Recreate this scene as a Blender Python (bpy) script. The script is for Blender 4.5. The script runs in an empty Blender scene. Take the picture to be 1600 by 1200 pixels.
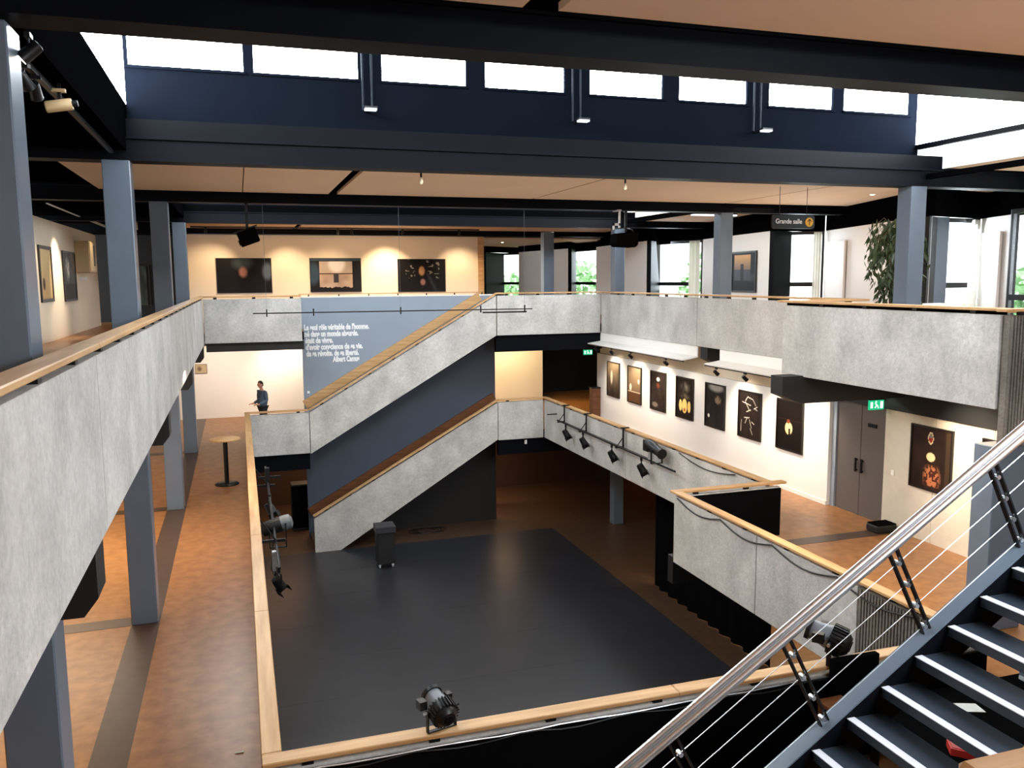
import bpy, bmesh, math, random
from mathutils import Vector, Matrix
random.seed(7)
S = bpy.context.scene
COL = S.collection
PI = math.pi

# ------------------------------------------------------------------ camera, world, exposure
EYE = 5.15
cam_d = bpy.data.cameras.new('camera')
cam = bpy.data.objects.new('camera', cam_d); COL.objects.link(cam)
cam_d.sensor_width = 36.0
cam_d.lens = 1317.87 / 1600 * 36
cam_d.clip_start = 0.05; cam_d.clip_end = 400
_yaw, _pit, _rol = 0.31134417, -0.12387086, 0.00734439
_f = Vector((math.sin(_yaw)*math.cos(_pit), math.cos(_yaw)*math.cos(_pit), math.sin(_pit)))
_r = Vector((math.cos(_yaw), -math.sin(_yaw), 0)); _d = _f.cross(_r)
_cx = _r*math.cos(_rol) + _d*math.sin(_rol); _cy = -_r*math.sin(_rol) + _d*math.cos(_rol)
cam.matrix_world = Matrix(((_cx.x, -_cy.x, -_f.x, 0), (_cx.y, -_cy.y, -_f.y, 0), (_cx.z, -_cy.z, -_f.z, EYE), (0, 0, 0, 1)))
S.camera = cam

W = bpy.data.worlds.new('sky'); S.world = W; W.use_nodes = True
bg = W.node_tree.nodes['Background']
bg.inputs['Color'].default_value = (0.93, 0.97, 1.0, 1); bg.inputs['Strength'].default_value = 3.0
S.view_settings.view_transform = 'Standard'; S.view_settings.look = 'None'
S.view_settings.exposure = 0.25; S.view_settings.gamma = 1.0
S.view_settings.use_curve_mapping = False
S.cycles.use_denoising = True
S.cycles.max_bounces = 8; S.cycles.diffuse_bounces = 4; S.cycles.glossy_bounces = 3
S.cycles.transparent_max_bounces = 12
S.cycles.sample_clamp_indirect = 4.0
S.cycles.caustics_reflective = False; S.cycles.caustics_refractive = False

WARM = (1.0, 0.70, 0.42); WARM2 = (1.0, 0.83, 0.62); COOL = (0.80, 0.90, 1.0)
def area(name, loc, to, sx, sy, watt, col):
    l = bpy.data.lights.new(name, 'AREA'); l.shape = 'RECTANGLE'; l.size = sx; l.size_y = sy
    l.energy = watt; l.color = col
    o = bpy.data.objects.new(name, l); COL.objects.link(o); o.location = loc
    o.rotation_euler = (Vector(to)-Vector(loc)).to_track_quat('-Z', 'Y').to_euler(); return o
def spot(name, loc, to, watt, col, deg=60, blend=0.6, r=0.05):
    l = bpy.data.lights.new(name, 'SPOT'); l.energy = watt; l.color = col
    l.spot_size = math.radians(deg); l.spot_blend = blend; l.shadow_soft_size = r
    o = bpy.data.objects.new(name, l); COL.objects.link(o); o.location = loc
    o.rotation_euler = (Vector(to)-Vector(loc)).to_track_quat('-Z', 'Y').to_euler(); return o
# daylight coming through the facade windows on the right (just outside the glass)
for (x, y, w) in ((16.5, 16.35, 1.0), (16.25, 22.2, 0.7), (15.3, 28.9, 1.2), (15.9, 39.2, 1.3)):
    area('facade_daylight', (x, y, 5.6), (x-1.0, y-3.0, 4.6), w, 1.9, 80, COOL)
area('facade_daylight', (17.6, 12.0, 5.6), (12, 12, 4.5), 4.5, 1.9, 300, COOL)
# added cool fill behind the viewpoint, where only a plain wall stands
area('rear_fill', (5.0, -2.7, 5.6), (5.0, 12, 4.4), 16, 2.2, 130, (.90, .95, 1.0))
area('stair_fill', (6.5, .8, 6.9), (4.6, 3.8, 2), 3, 1.6, 850, (.86, .93, 1.0))  # added overhead fill that brightens the stair, no window there
# added upward fill spots, standing in for floor bounce onto the roof boards
spot('hall_bounce_fill', (5.0, 17.0, -3.2), (5.0, 17.0, 7), 760, (1.0, .87, .70), 84, .8, 1.0)
spot('gallery_bounce_fill', (13.4, 18.5, 3.9), (13.2, 18.5, 7), 170, (1.0, .88, .72), 150, .8, .5)
spot('near_bounce_fill', (9.2, 4.0, .6), (9.0, 4.0, 7), 85, (1.0, .93, .80), 110, .8, .6)
spot('far_bounce_fill', (5, 30.4, 3.75), (5, 30.4, 7), 90, (1.0, .8, .6), 150, .8, .5)

# ------------------------------------------------------------------ materials
def lin(c):
    return tuple((v/255/12.92 if v/255 <= .04045 else ((v/255+.055)/1.055)**2.4) for v in c)
def mat(name, rgb, rough=0.6, metal=0.0, noise=0.0, scale=6.0, bump=0.0, spec=0.5, stretch=(1, 1, 1), rgb2=None, detail=6.0, bscale=None):
    m = bpy.data.materials.new(name); m.use_nodes = True
    nt = m.node_tree; b = nt.nodes['Principled BSDF']
    c = lin(rgb)
    b.inputs['Base Color'].default_value = (*c, 1)
    b.inputs['Roughness'].default_value = rough; b.inputs['Metallic'].default_value = metal
    b.inputs['Specular IOR Level'].default_value = spec
    if noise or rgb2 or bump:
        tc = nt.nodes.new('ShaderNodeTexCoord'); mp = nt.nodes.new('ShaderNodeMapping')
        mp.inputs['Scale'].default_value = stretch
        geo = nt.nodes.new('ShaderNodeNewGeometry')
        nt.links.new(geo.outputs['Position'], mp.inputs['Vector'])
        nz = nt.nodes.new('ShaderNodeTexNoise'); nz.inputs['Scale'].default_value = scale; nz.inputs['Detail'].default_value = detail
        nt.links.new(mp.outputs['Vector'], nz.inputs['Vector'])
        if noise or rgb2:
            r = nt.nodes.new('ShaderNodeValToRGB')
            c2 = lin(rgb2) if rgb2 else tuple(v*(1-noise) for v in c)
            c1 = c if rgb2 else tuple(min(1, v*(1+noise)) for v in c)
            r.color_ramp.elements[0].position = .32; r.color_ramp.elements[1].position = .68
            r.color_ramp.elements[0].color = (*c2, 1); r.color_ramp.elements[1].color = (*c1, 1)
            nt.links.new(nz.outputs['Fac'], r.inputs['Fac']); nt.links.new(r.outputs['Color'], b.inputs['Base Color'])
        if bump:
            n2 = nt.nodes.new('ShaderNodeTexNoise'); n2.inputs['Scale'].default_value = bscale or scale*8; n2.inputs['Detail'].default_value = 8
            nt.links.new(mp.outputs['Vector'], n2.inputs['Vector'])
            bp = nt.nodes.new('ShaderNodeBump'); bp.inputs['Strength'].default_value = bump; bp.inputs['Distance'].default_value = .02
            nt.links.new(n2.outputs['Fac'], bp.inputs['Height']); nt.links.new(bp.outputs['Normal'], b.inputs['Normal'])
    return m
def concrete(name, a, b_, bump=.35):
    """two noise layers: broad stains and vertical run-off streaks"""
    m = mat(name, a, .82, 0, 0, 1.4, bump, .3, (1, 1, 1), b_, 9, 28)
    nt = m.node_tree; b = nt.nodes['Principled BSDF']
    geo = nt.nodes.new('ShaderNodeNewGeometry'); mp = nt.nodes.new('ShaderNodeMapping'); mp.inputs['Scale'].default_value = (1.1, 1.1, .5)
    n = nt.nodes.new('ShaderNodeTexNoise'); n.inputs['Scale'].default_value = 1.5; n.inputs['Detail'].default_value = 5
    nt.links.new(geo.outputs['Position'], mp.inputs['Vector']); nt.links.new(mp.outputs['Vector'], n.inputs['Vector'])
    n3 = nt.nodes.new('ShaderNodeTexNoise'); n3.inputs['Scale'].default_value = 16; n3.inputs['Detail'].default_value = 8; n3.inputs['Roughness'].default_value = .7
    nt.links.new(geo.outputs['Position'], n3.inputs['Vector'])
    mr = nt.nodes.new('ShaderNodeMapRange'); mr.inputs[1].default_value = .3; mr.inputs[2].default_value = .7; mr.inputs[3].default_value = .86; mr.inputs[4].default_value = 1.1
    nt.links.new(n.outputs['Fac'], mr.inputs[0])
    mr3 = nt.nodes.new('ShaderNodeMapRange'); mr3.inputs[1].default_value = .3; mr3.inputs[2].default_value = .7; mr3.inputs[3].default_value = .80; mr3.inputs[4].default_value = 1.14
    nt.links.new(n3.outputs['Fac'], mr3.inputs[0])
    mu = nt.nodes.new('ShaderNodeMath'); mu.operation = 'MULTIPLY'
    nt.links.new(mr.outputs[0], mu.inputs[0]); nt.links.new(mr3.outputs[0], mu.inputs[1])
    src = b.inputs['Base Color'].links[0].from_socket
    hs = nt.nodes.new('ShaderNodeMix'); hs.data_type = 'RGBA'; hs.blend_type = 'MULTIPLY'; hs.inputs[0].default_value = 1
    cb = nt.nodes.new('ShaderNodeCombineColor')
    for i in range(3): nt.links.new(mu.outputs[0], cb.inputs[i])
    nt.links.new(src, hs.inputs[6]); nt.links.new(cb.outputs[0], hs.inputs[7]); nt.links.new(hs.outputs[2], b.inputs['Base Color'])
    return m
def emit(name, rgb, s):
    m = bpy.data.materials.new(name); m.use_nodes = True; nt = m.node_tree
    nt.nodes.clear(); o = nt.nodes.new('ShaderNodeOutputMaterial'); e = nt.nodes.new('ShaderNodeEmission')
    e.inputs[0].default_value = (*rgb, 1); e.inputs[1].default_value = s; nt.links.new(e.outputs[0], o.inputs[0]); return m
def wood(name, a, b_, rough=.42, axis='x'):
    st = {'x': (.35, 5, 5), 'y': (5, .35, 5)}[axis]
    return mat(name, a, rough, 0, 0, 3.0, .05, .5, st, b_, 6)
M = {}
M['concrete'] = concrete('pale board-cast concrete', (202, 200, 196), (176, 174, 170))
M['rib'] = concrete('rough ribbed concrete', (135, 128, 118), (100, 95, 88), .8)
M['wood_x'] = wood('oiled oak along x', (206, 166, 116), (178, 136, 88), axis='x')
M['wood_y'] = wood('oiled oak along y', (206, 166, 116), (178, 136, 88), axis='y')
M['wood_dark'] = wood('brown stained wood', (120, 74, 40), (84, 48, 24), axis='x')
M['steel_blue'] = mat('blue grey painted steel', (94, 107, 122), .28, 0, .06, 2)
M['navy'] = mat('dark navy painted steel', (9, 11, 17), .5, 0, .1, 1.5, spec=.06)
M['navy_wall'] = mat('dark blue painted boarding', (15, 19, 27), .8, 0, .08, 1.2, spec=0)
M['black'] = mat('matt black paint', (16, 16, 18), .6)
M['blackmetal'] = mat('black powder coated metal', (17, 17, 19), .4, spec=.3)
M['drape'] = mat('black drape cloth', (12, 12, 13), .95, spec=0)
M['conduit'] = mat('dark grey conduit', (34, 40, 50), .5, spec=.1)
M['cream'] = mat('warm white painted wall', (236, 222, 200), .7, 0, .02, 1)
M['white'] = mat('white painted board', (240, 238, 234), .6, 0, .015, 1)
M['ceil'] = mat('sand coloured ceiling board', (226, 198, 170), .8, 0, .03, .6)
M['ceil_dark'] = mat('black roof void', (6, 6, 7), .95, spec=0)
M['bluewall'] = mat('slate blue painted wall', (140, 152, 166), .6, 0, .04, 1)
M['floor'] = mat('terracotta wood block floor', (166, 116, 70), .36, 0, 0, 5, .008, .5, (1, 1, 1), (136, 90, 50), 8)
M['floor_dark'] = mat('dark paver band', (74, 56, 46), .4, 0, .15, 5)
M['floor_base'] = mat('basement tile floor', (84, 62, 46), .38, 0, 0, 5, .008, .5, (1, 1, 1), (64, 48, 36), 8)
M['mat'] = mat('black dance floor vinyl', (40, 41, 46), .36, 0, .12, 1.2)
M['stucco'] = mat('pale textured wall board', (206, 198, 182), .75, 0, .05, 3, .2)
M['door'] = mat('grey brown laminate', (92, 86, 84), .45)
M['chrome'] = mat('brushed stainless steel', (228, 232, 236), .3, 1.0)
M['tread'] = mat('blue black rubber tread', (44, 54, 66), .35, 0, .1, 4)
M['nosing'] = mat('pale nosing strip', (212, 216, 224), .4)
M['frame'] = mat('black brown picture frame', (26, 20, 18), .35)
M['winframe'] = mat('dark bronze window frame', (26, 28, 28), .4)
M['curtain'] = mat('white curtain', (242, 240, 236), .9, 0, 0, 3)
_nt = M['curtain'].node_tree; _tr = _nt.nodes.new('ShaderNodeBsdfTranslucent'); _tr.inputs[0].default_value = (.9, .88, .84, 1)
_mx = _nt.nodes.new('ShaderNodeMixShader'); _mx.inputs[0].default_value = .6
_nt.links.new(_nt.nodes['Principled BSDF'].outputs[0], _mx.inputs[1]); _nt.links.new(_tr.outputs[0], _mx.inputs[2]); _nt.links.new(_mx.outputs[0], _nt.nodes['Material Output'].inputs[0])
M['leaf'] = mat('olive green leaf', (74, 92, 52), .5, 0, 0, 3, 0, .5, (1, 1, 1), (40, 58, 30))
M['bark'] = mat('grey brown bark', (90, 74, 56), .8)
M['outleaf'] = mat('garden foliage', (150, 190, 140), .7, 0, .25, 2)
M['grass'] = mat('lawn outside', (120, 170, 96), .9, 0, .2, 2)
M['glazing'] = emit('sky lit translucent glazing', (0.90, 0.96, 1.0), 22.0)
M['bulb'] = emit('warm lamp glass', (1.0, 0.86, 0.62), 30)
M['yellow'] = mat('yellow disc', (240, 178, 50), .6)
M['signwhite'] = mat('white lettering', (240, 240, 240), .6)
M['exitgreen'] = emit('backlit green exit sign', lin((40, 190, 130)), 1.0)
M['exitwhite'] = emit('backlit white pictogram', (.9, 1, .95), 1.3)
M['beige'] = mat('beige metal cabinet', (196, 168, 128), .5)
M['red'] = mat('red printed card', (196, 46, 40), .6)
M['skin'] = mat('skin', (205, 150, 125), .5)
M['hair'] = mat('dark brown hair', (38, 28, 24), .7)
M['shirt'] = mat('slate blue sweater', (78, 98, 116), .9)
M['trouser'] = mat('black trousers', (24, 24, 28), .9)
M['paper'] = mat('white paper', (225, 230, 225), .7)
g = bpy.data.materials.new('clear window glass'); g.use_nodes = True; nt = g.node_tree; nt.nodes.clear()
_o = nt.nodes.new('ShaderNodeOutputMaterial'); _t = nt.nodes.new('ShaderNodeBsdfTransparent'); _g = nt.nodes.new('ShaderNodeBsdfGlossy'); _m = nt.nodes.new('ShaderNodeMixShader')
_g.inputs['Roughness'].default_value = .05; _m.inputs[0].default_value = .06
nt.links.new(_t.outputs[0], _m.inputs[1]); nt.links.new(_g.outputs[0], _m.inputs[2]); nt.links.new(_m.outputs[0], _o.inputs[0]); M['glass'] = g
vc = bpy.data.materials.new('printed photograph'); vc.use_nodes = True; nt = vc.node_tree
_a = nt.nodes.new('ShaderNodeVertexColor'); _a.layer_name = 'print'
nt.links.new(_a.outputs[0], nt.nodes['Principled BSDF'].inputs['Base Color']); nt.nodes['Principled BSDF'].inputs['Roughness'].default_value = .5; nt.nodes['Principled BSDF'].inputs['Specular IOR Level'].default_value = .15
M['print'] = vc

# ------------------------------------------------------------------ mesh builder
class MB:
    def __init__(s): s.v = []; s.f = []
    def add(s, vs, fs, T=None):
        n = len(s.v)
        s.v += [tuple(T @ Vector(p)) if T is not None else tuple(p) for p in vs]
        s.f += [tuple(i+n for i in f) for f in fs]; return s
    def box(s, x0, x1, y0, y1, z0, z1, T=None):
        x0, x1 = sorted((x0, x1)); y0, y1 = sorted((y0, y1)); z0, z1 = sorted((z0, z1))
        return s.add([(x0,y0,z0),(x1,y0,z0),(x1,y1,z0),(x0,y1,z0),(x0,y0,z1),(x1,y0,z1),(x1,y1,z1),(x0,y1,z1)],
                     [(0,3,2,1),(4,5,6,7),(0,1,5,4),(1,2,6,5),(2,3,7,6),(3,0,4,7)], T)
    def cbox(s, c, d, T=None):
        return s.box(c[0]-d[0]/2, c[0]+d[0]/2, c[1]-d[1]/2, c[1]+d[1]/2, c[2]-d[2]/2, c[2]+d[2]/2, T)
    def bar(s, a, b, w, h, up=(0, 0, 1)):
        a = Vector(a); b = Vector(b); d = (b-a); L = d.length; d.normalize()
        u = Vector(up); x = d.cross(u)
        if x.length < 1e-4: x = d.cross(Vector((1, 0, 0)))
        x.normalize(); z = x.cross(d)
        T = Matrix(((x.x, d.x, z.x, a.x), (x.y, d.y, z.y, a.y), (x.z, d.z, z.z, a.z), (0, 0, 0, 1)))
        return s.box(-w/2, w/2, 0, L, -h/2, h/2, T)
    def tube(s, pts, r, n=10, cap=True):
        pts = [Vector(p) for p in pts]; rings = []
        rr = r if isinstance(r, (list, tuple)) else [r]*len(pts)
        for i, p in enumerate(pts):
            d = (pts[min(i+1, len(pts)-1)]-pts[max(i-1, 0)]).normalized()
            u = Vector((0, 0, 1)) if abs(d.z) < .95 else Vector((1, 0, 0))
            x = d.cross(u).normalized(); y = x.cross(d)
            rings.append([p+(x*math.cos(2*PI*k/n)+y*math.sin(2*PI*k/n))*rr[i] for k in range(n)])
        vs = [q for r_ in rings for q in r_]; fs = []
        for i in range(len(pts)-1):
            for k in range(n): fs.append((i*n+k, i*n+(k+1) % n, (i+1)*n+(k+1) % n, (i+1)*n+k))
        if cap: fs += [tuple(reversed(range(n))), tuple(range((len(pts)-1)*n, len(pts)*n))]
        return s.add(vs, fs)
    def lathe(s, prof, n=20, T=None):          # prof: (radius, height) from bottom to top, about z
        vs = [(r*math.cos(2*PI*k/n), r*math.sin(2*PI*k/n), z) for r, z in prof for k in range(n)]; fs = []
        for i in range(len(prof)-1):
            for k in range(n): fs.append((i*n+k, i*n+(k+1) % n, (i+1)*n+(k+1) % n, (i+1)*n+k))
        fs += [tuple(reversed(range(n))), tuple(range((len(prof)-1)*n, len(prof)*n))]
        return s.add(vs, fs, T)
    def prism(s, poly, a, b, axis='y'):
        n = len(poly)
        if axis == 'y': vs = [(p[0], a, p[1]) for p in poly]+[(p[0], b, p[1]) for p in poly]
        elif axis == 'x': vs = [(a, p[0], p[1]) for p in poly]+[(b, p[0], p[1]) for p in poly]
        else: vs = [(p[0], p[1], a) for p in poly]+[(p[0], p[1], b) for p in poly]
        fs = [tuple(range(n)), tuple(reversed(range(n, 2*n)))]+[(i, i+n, (i+1) % n+n, (i+1) % n) for i in range(n)]
        return s.add(vs, fs)
    def build(s, name, m, parent=None, smooth=False, bevel=0, base=None):
        me = bpy.data.meshes.new(name)
        if parent is not None: off = parent.matrix_world.translation if base is None else Vector(base)
        elif base is not None: off = Vector(base)
        else:
            xs = [v[0] for v in s.v]; ys = [v[1] for v in s.v]; zs = [v[2] for v in s.v]
            off = Vector(((min(xs)+max(xs))/2, (min(ys)+max(ys))/2, min(zs)))
        if s.local: off = Vector((0, 0, 0))
        me.from_pydata([(v[0]-off.x, v[1]-off.y, v[2]-off.z) for v in s.v], [], s.f)
        bm = bmesh.new(); bm.from_mesh(me); bmesh.ops.recalc_face_normals(bm, faces=bm.faces)
        if bevel: bmesh.ops.bevel(bm, geom=bm.edges[:], offset=bevel, segments=1, affect='EDGES')
        bm.to_mesh(me); bm.free()
        if smooth:
            for p in me.polygons: p.use_smooth = True
            try: me.set_sharp_from_angle(angle=math.radians(38))
            except Exception: pass
        me.materials.append(m)
        o = bpy.data.objects.new(name, me); COL.objects.link(o)
        if parent is not None: o.parent = parent
        else: o.location = off if not s.local else (0, 0, 0)
        return o
    local = False
def LB():
    b = MB(); b.local = True; return b
def tag(o, label, cat, group=None, kind=None):
    o['label'] = label; o['category'] = cat
    if group: o['group'] = group
    if kind: o['kind'] = kind
    return o
def thing(name, label, cat, loc, rotz=0, group=None, kind=None):
    o = bpy.data.objects.new(name, None); COL.objects.link(o); o.empty_display_size = .2
    o.location = loc; o.rotation_euler = (0, 0, rotz); o.matrix_world = Matrix.Translation(loc) @ Matrix.Rotation(rotz, 4, 'Z')
    return tag(o, label, cat, group, kind)
def sbox(name, x0, x1, y0, y1, z0, z1, m, label, cat, parent=None, bevel=0):
    o = MB().box(x0, x1, y0, y1, z0, z1).build(name, m, parent, bevel=bevel)
    if parent is None: tag(o, label, cat, kind='structure')
    return o
def kids(o): return [c for c in o.children]
def copy_tree(o, parent=None, children=None):
    ch = children if children is not None else list(o.children)
    c = o.copy(); COL.objects.link(c)
    if parent is not None: c.parent = parent; c.matrix_parent_inverse = Matrix.Identity(4)
    for k in ch: copy_tree(k, c)
    return c
def place(o, loc, rotz, label, group=None):
    o.location = loc; o.rotation_euler = (0, 0, rotz); o['label'] = label
    if group: o['group'] = group
    return o

# ================================================================== FLOORS
XL, XR = -8.0, 18.0
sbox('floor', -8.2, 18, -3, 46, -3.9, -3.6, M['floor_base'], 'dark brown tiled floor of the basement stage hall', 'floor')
def slab(name, x0, x1, y0, y1, z, m, label, cat='floor', d=.3):
    f = MB().box(x0, x1, y0, y1, z-.04, z).build(name, m); tag(f, label, cat, kind='structure')
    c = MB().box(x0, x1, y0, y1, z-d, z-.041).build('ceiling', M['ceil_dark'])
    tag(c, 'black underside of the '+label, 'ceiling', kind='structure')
    return f
f1 = [(-8.0, .04, -3, 46, 'terracotta floor of the left gallery on the middle level'),
      (.04, 1.9, 27.2, 46, 'terracotta floor at the far left landing of the middle level'),
      (1.9, 8.2, 28.95, 46, 'terracotta floor behind the slate blue wall on the middle level'),
      (8.2, 18, 27.2, 46, 'terracotta floor at the far right landing of the middle level'),
      (9.95, 18, 14.2, 27.2, 'terracotta floor in front of the lit print wall'),
      (7.88, 18, -3, 14.2, 'terracotta floor of the right gallery by the steel door'),
      (.04, 7.88, -3, 6.95, 'terracotta floor of the near gallery below the steel stair')]
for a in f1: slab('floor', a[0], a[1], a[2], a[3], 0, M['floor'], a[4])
f2 = [(-8.0, -1.13, -3, 46, 'top level floor of the left gallery'),
      (-1.13, 1.9, 27.2, 46, 'top level floor at the far left corner'),
      (1.9, 8.2, 28.95, 46, 'top level floor in front of the three large photographs'),
      (8.2, 18, 27.2, 46, 'top level floor at the far right'),
      (12.15, 18, 14.2, 27.2, 'top level floor of the right gallery'),
      (10.2, 18, 9.1, 14.2, 'top level floor beside the long wooden ledges'),
      (11.5, 18, -3, 9.1, 'top level floor at the near right'),
      (5.85, 11.5, -3, 4.35, 'top level landing at the head of the steel stair'),
      (-1.13, 5.85, -3, .48, 'top level floor under the viewpoint')]
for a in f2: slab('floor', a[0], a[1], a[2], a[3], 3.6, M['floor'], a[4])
# dark paver bands on the middle level, left gallery
n = 1
for (x0, x1, y0, y1, lab) in ((-1.76, -1.36, 0, 33.4, 'dark paver band running under the left column row'),
                         (-7.9, -1.77, 6.6, 6.95, 'dark paver band crossing at the nearest left column'),
                         (-7.9, -1.77, 13.35, 13.7, 'dark paver band crossing at the second left column'),
                         (-7.9, -1.77, 20.1, 20.45, 'dark paver band crossing at the third left column'),
                         (-7.9, -1.77, 26.8, 27.15, 'dark paver band crossing at the farthest left column'),
                         (7.9, 12.4, 13.35, 13.7, 'dark paver band leading to the grey double door')):
    sbox('trim_%d' % n, x0, x1, y0, y1, .0005, .004, M['floor_dark'], lab, 'floor band'); n += 1
# stage dance mat (strips are separate)
mt = thing('dance_mat', 'large black vinyl dance mat covering the stage floor', 'mat', (5.3, 17, -3.6))
for i in range(10):
    y1 = 27.15-i*2.0; y0 = y1-1.996
    MB().box(.41, 10.2, y0, y1, -3.5995, -3.590).build('mat_strip', M['mat'], mt)

# ================================================================== PARAPETS
def rail_gap_parapet(name, label, runs, parent_loc, rib=None):
    pass
RW = .17
def parapet(label, cat_loc, panels, rails, brackets, inner=None, group=None):
    """panels/rails/inner: boxes in world coordinates; each an own part"""
    t = thing('parapet', label, 'parapet', cat_loc, kind=None)
    for p in panels: MB().box(*p).build('concrete_panel', M['concrete'], t, bevel=.006)
    for r, ax in rails: MB().box(*r).build('handrail', M['wood_'+ax], t, bevel=.008)
    for b in brackets: MB().box(*b).build('bracket', M['blackmetal'], t)
    for q in (inner or []): MB().box(*q).build('lining_or_shade_strip', M['drape'], t)
    return t
def cuts(a, b, step, gap=.012):
    n = max(1, round((b-a)/step)); L = (b-a)/n
    return [(a+i*L+gap/2, a+(i+1)*L-gap/2) for i in range(n)]
def yrun(label, xface, side, y0, y1, ztop, zbot, step=6.75, inner=False, joints=None, ry=None, strip=False):
    """parapet along y. side=+1: void on +x side of the face"""
    xb = xface-side*.1
    segs = joints or cuts(y0, y1, step)
    panels = [(xface, xb, a, b, zbot, ztop-.1) for a, b in segs]
    xr0, xr1 = xface+side*.04, xface-side*(RW-.04)
    rails = [((xr0, xr1, a, b, ztop-.045, ztop), 'y') for a, b in cuts(*(ry or (y0, y1)), 3.37, .003)]
    br = []
    y = y0+.5
    while y < y1-.2:
        br.append((xface-side*.02, xface-side*.08, y-.05, y+.05, ztop-.1, ztop-.045)); y += 1.12
    inn = [(xb-side*.004, xb-side*.03, y0, y1, ztop-1.09, ztop-.12)] if inner else []
    if strip: inn.append((xface-side*.085, xface-side*.115, y0, y1, ztop-.099, ztop-.046))  # added black strip paints the shade of the open gap under the handrail
    return parapet(label, (xface, (y0+y1)/2, zbot), panels, rails, br, inn)
def xrun(label, yface, side, x0, x1, ztop, zbot, step=6.75, inner=False, rx=None):
    """parapet along x. side=-1: void on -y side"""
    yb = yface-side*.1
    panels = [(a, b, yface, yb, zbot, ztop-.1) for a, b in cuts(x0, x1, step)]
    rx0, rx1 = rx or (x0, x1)
    rails = [((a, b, yface+side*.04, yface-side*(RW-.04), ztop-.045, ztop), 'x') for a, b in cuts(rx0, rx1, 3.4, .003)]
    br = []
    x = x0+.35
    while x < x1-.2:
        br.append((x-.05, x+.05, yface-side*.02, yface-side*.08, ztop-.1, ztop-.045)); x += 1.12
    inn = [(x0, x1, yb-side*.004, yb-side*.03, ztop-1.09, ztop-.12)] if inner else None
    return parapet(label, ((x0+x1)/2, yface, zbot), panels, rails, br, inn)
T2, B2, T1, B1 = 4.70, 3.27, 1.10, -.31
yrun('long concrete parapet with oak handrail along the left of the top level', -1.04, 1, .2, 27.08, T2, B2-.02, joints=cuts(.2, 6.98, 9)+cuts(6.99, 13.7, 9)+cuts(13.71, 20.4, 9)+cuts(20.41, 27.08, 9), ry=(.2, 27.055), strip=True)
xrun('short concrete parapet at the far left corner of the top level', 27.1, -1, -1.03, 1.85, T2, B2, rx=(-1.17, 1.85))
xrun('far concrete parapet of the top level right of the stair head', 27.1, -1, 8.21, 11.98, T2, B2, rx=(8.21, 12.13))
yrun('concrete parapet of the top level above the white reflector trays', 12.0, -1, 14.12, 27.08, T2, B2, joints=cuts(14.22, 20.6, 9)+cuts(20.61, 27.08, 9), ry=(14.235, 27.055))
xrun('short return of the top level parapet at the step in the right gallery', 14.1, -1, 10.215, 11.98, T2, B2, rx=(10.06, 12.13))
yrun('near concrete parapet of the top level on the right, above the grey door', 10.1, -1, 9.12, 14.08, T2, B2, ry=(9.12, 14.055), strip=True)
yrun('left parapet of the middle level with oak handrail running to the far landing', .14, 1, 7.14, 27.08, T1, B1, inner=True, ry=(7.165, 27.055))
xrun('short concrete parapet of the middle level in front of the standing man', 27.1, -1, .16, 1.96, T1, B1, rx=(.01, 1.94))
xrun('small concrete parapet of the middle level between the two stair flights and the right corner', 27.1, -1, 8.22, 9.86, T1, B1, rx=(8.22, 10.01))
yrun('middle level parapet carrying the black lighting bar', 9.88, -1, 14.15, 27.08, T1, B1, ry=(14.165, 27.055), joints=cuts(14.15, 20.6, 9)+cuts(20.61, 27.08, 9))
xrun('black lined return of the middle level parapet at the step', 14.12, 1, 7.89, 10.12, T1, B1, inner=True, rx=(7.73, 10.25))
yrun('near right parapet of the middle level with loose cables under its handrail', 7.78, -1, 9.0, 14.08, T1, B1, joints=cuts(9.0, 11.35, 9)+cuts(11.36, 14.08, 9), ry=(9.0, 13.985))
# ribbed end of the near right parapet on the middle level
def ribbed(x0, x1, y0, y1, z0, z1, axis, side, parent, pitch=.055):
    b = MB()
    if axis == 'y':
        b.box(x0, x0+side*.1, y0, y1, z0, z1); y = y0+.01
        while y < y1-.03: b.box(x0, x0-side*.022, y, y+pitch*.55, z0+.02, z1-.01); y += pitch
    else:
        b.box(x0, x1, y0, y0+.1, z0, z1); x = x0+.01
        while x < x1-.03: b.box(x, x+pitch*.55, y0, y0-.022, z0+.02, z1-.01); x += pitch
    return b.build('ribbed_panel', M['rib'], parent)
t = thing('parapet', 'ribbed concrete end of the middle level parapet beside the near corner', 'parapet', (7.78, 8, B1))
ribbed(7.78, 0, 7.14, 8.98, B1, T1-.1, 'y', 1, t)
MB().box(7.74, 7.91, 7.165, 8.995, T1-.045, T1).build('handrail', M['wood_y'], t, bevel=.008)
for y in (7.5, 8.4): MB().box(7.8, 7.86, y-.05, y+.05, T1-.1, T1-.045).build('bracket', M['blackmetal'], t)
t = thing('parapet', 'ribbed concrete return wall at the right edge of the top level', 'parapet', (10.4, 9.05, 2.74))
ribbed(10.12, 11.5, 8.98, 9.1, 2.75, 4.6, 'x', 1, t)
MB().box(9.98, 11.5, 8.93, 9.1, T2-.05, T2-.005).build('handrail', M['wood_x'], t, bevel=.008)
MB().box(10.3, 10.4, 8.99, 9.05, T2-.1, T2-.05).build('bracket', M['blackmetal'], t)
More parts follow.
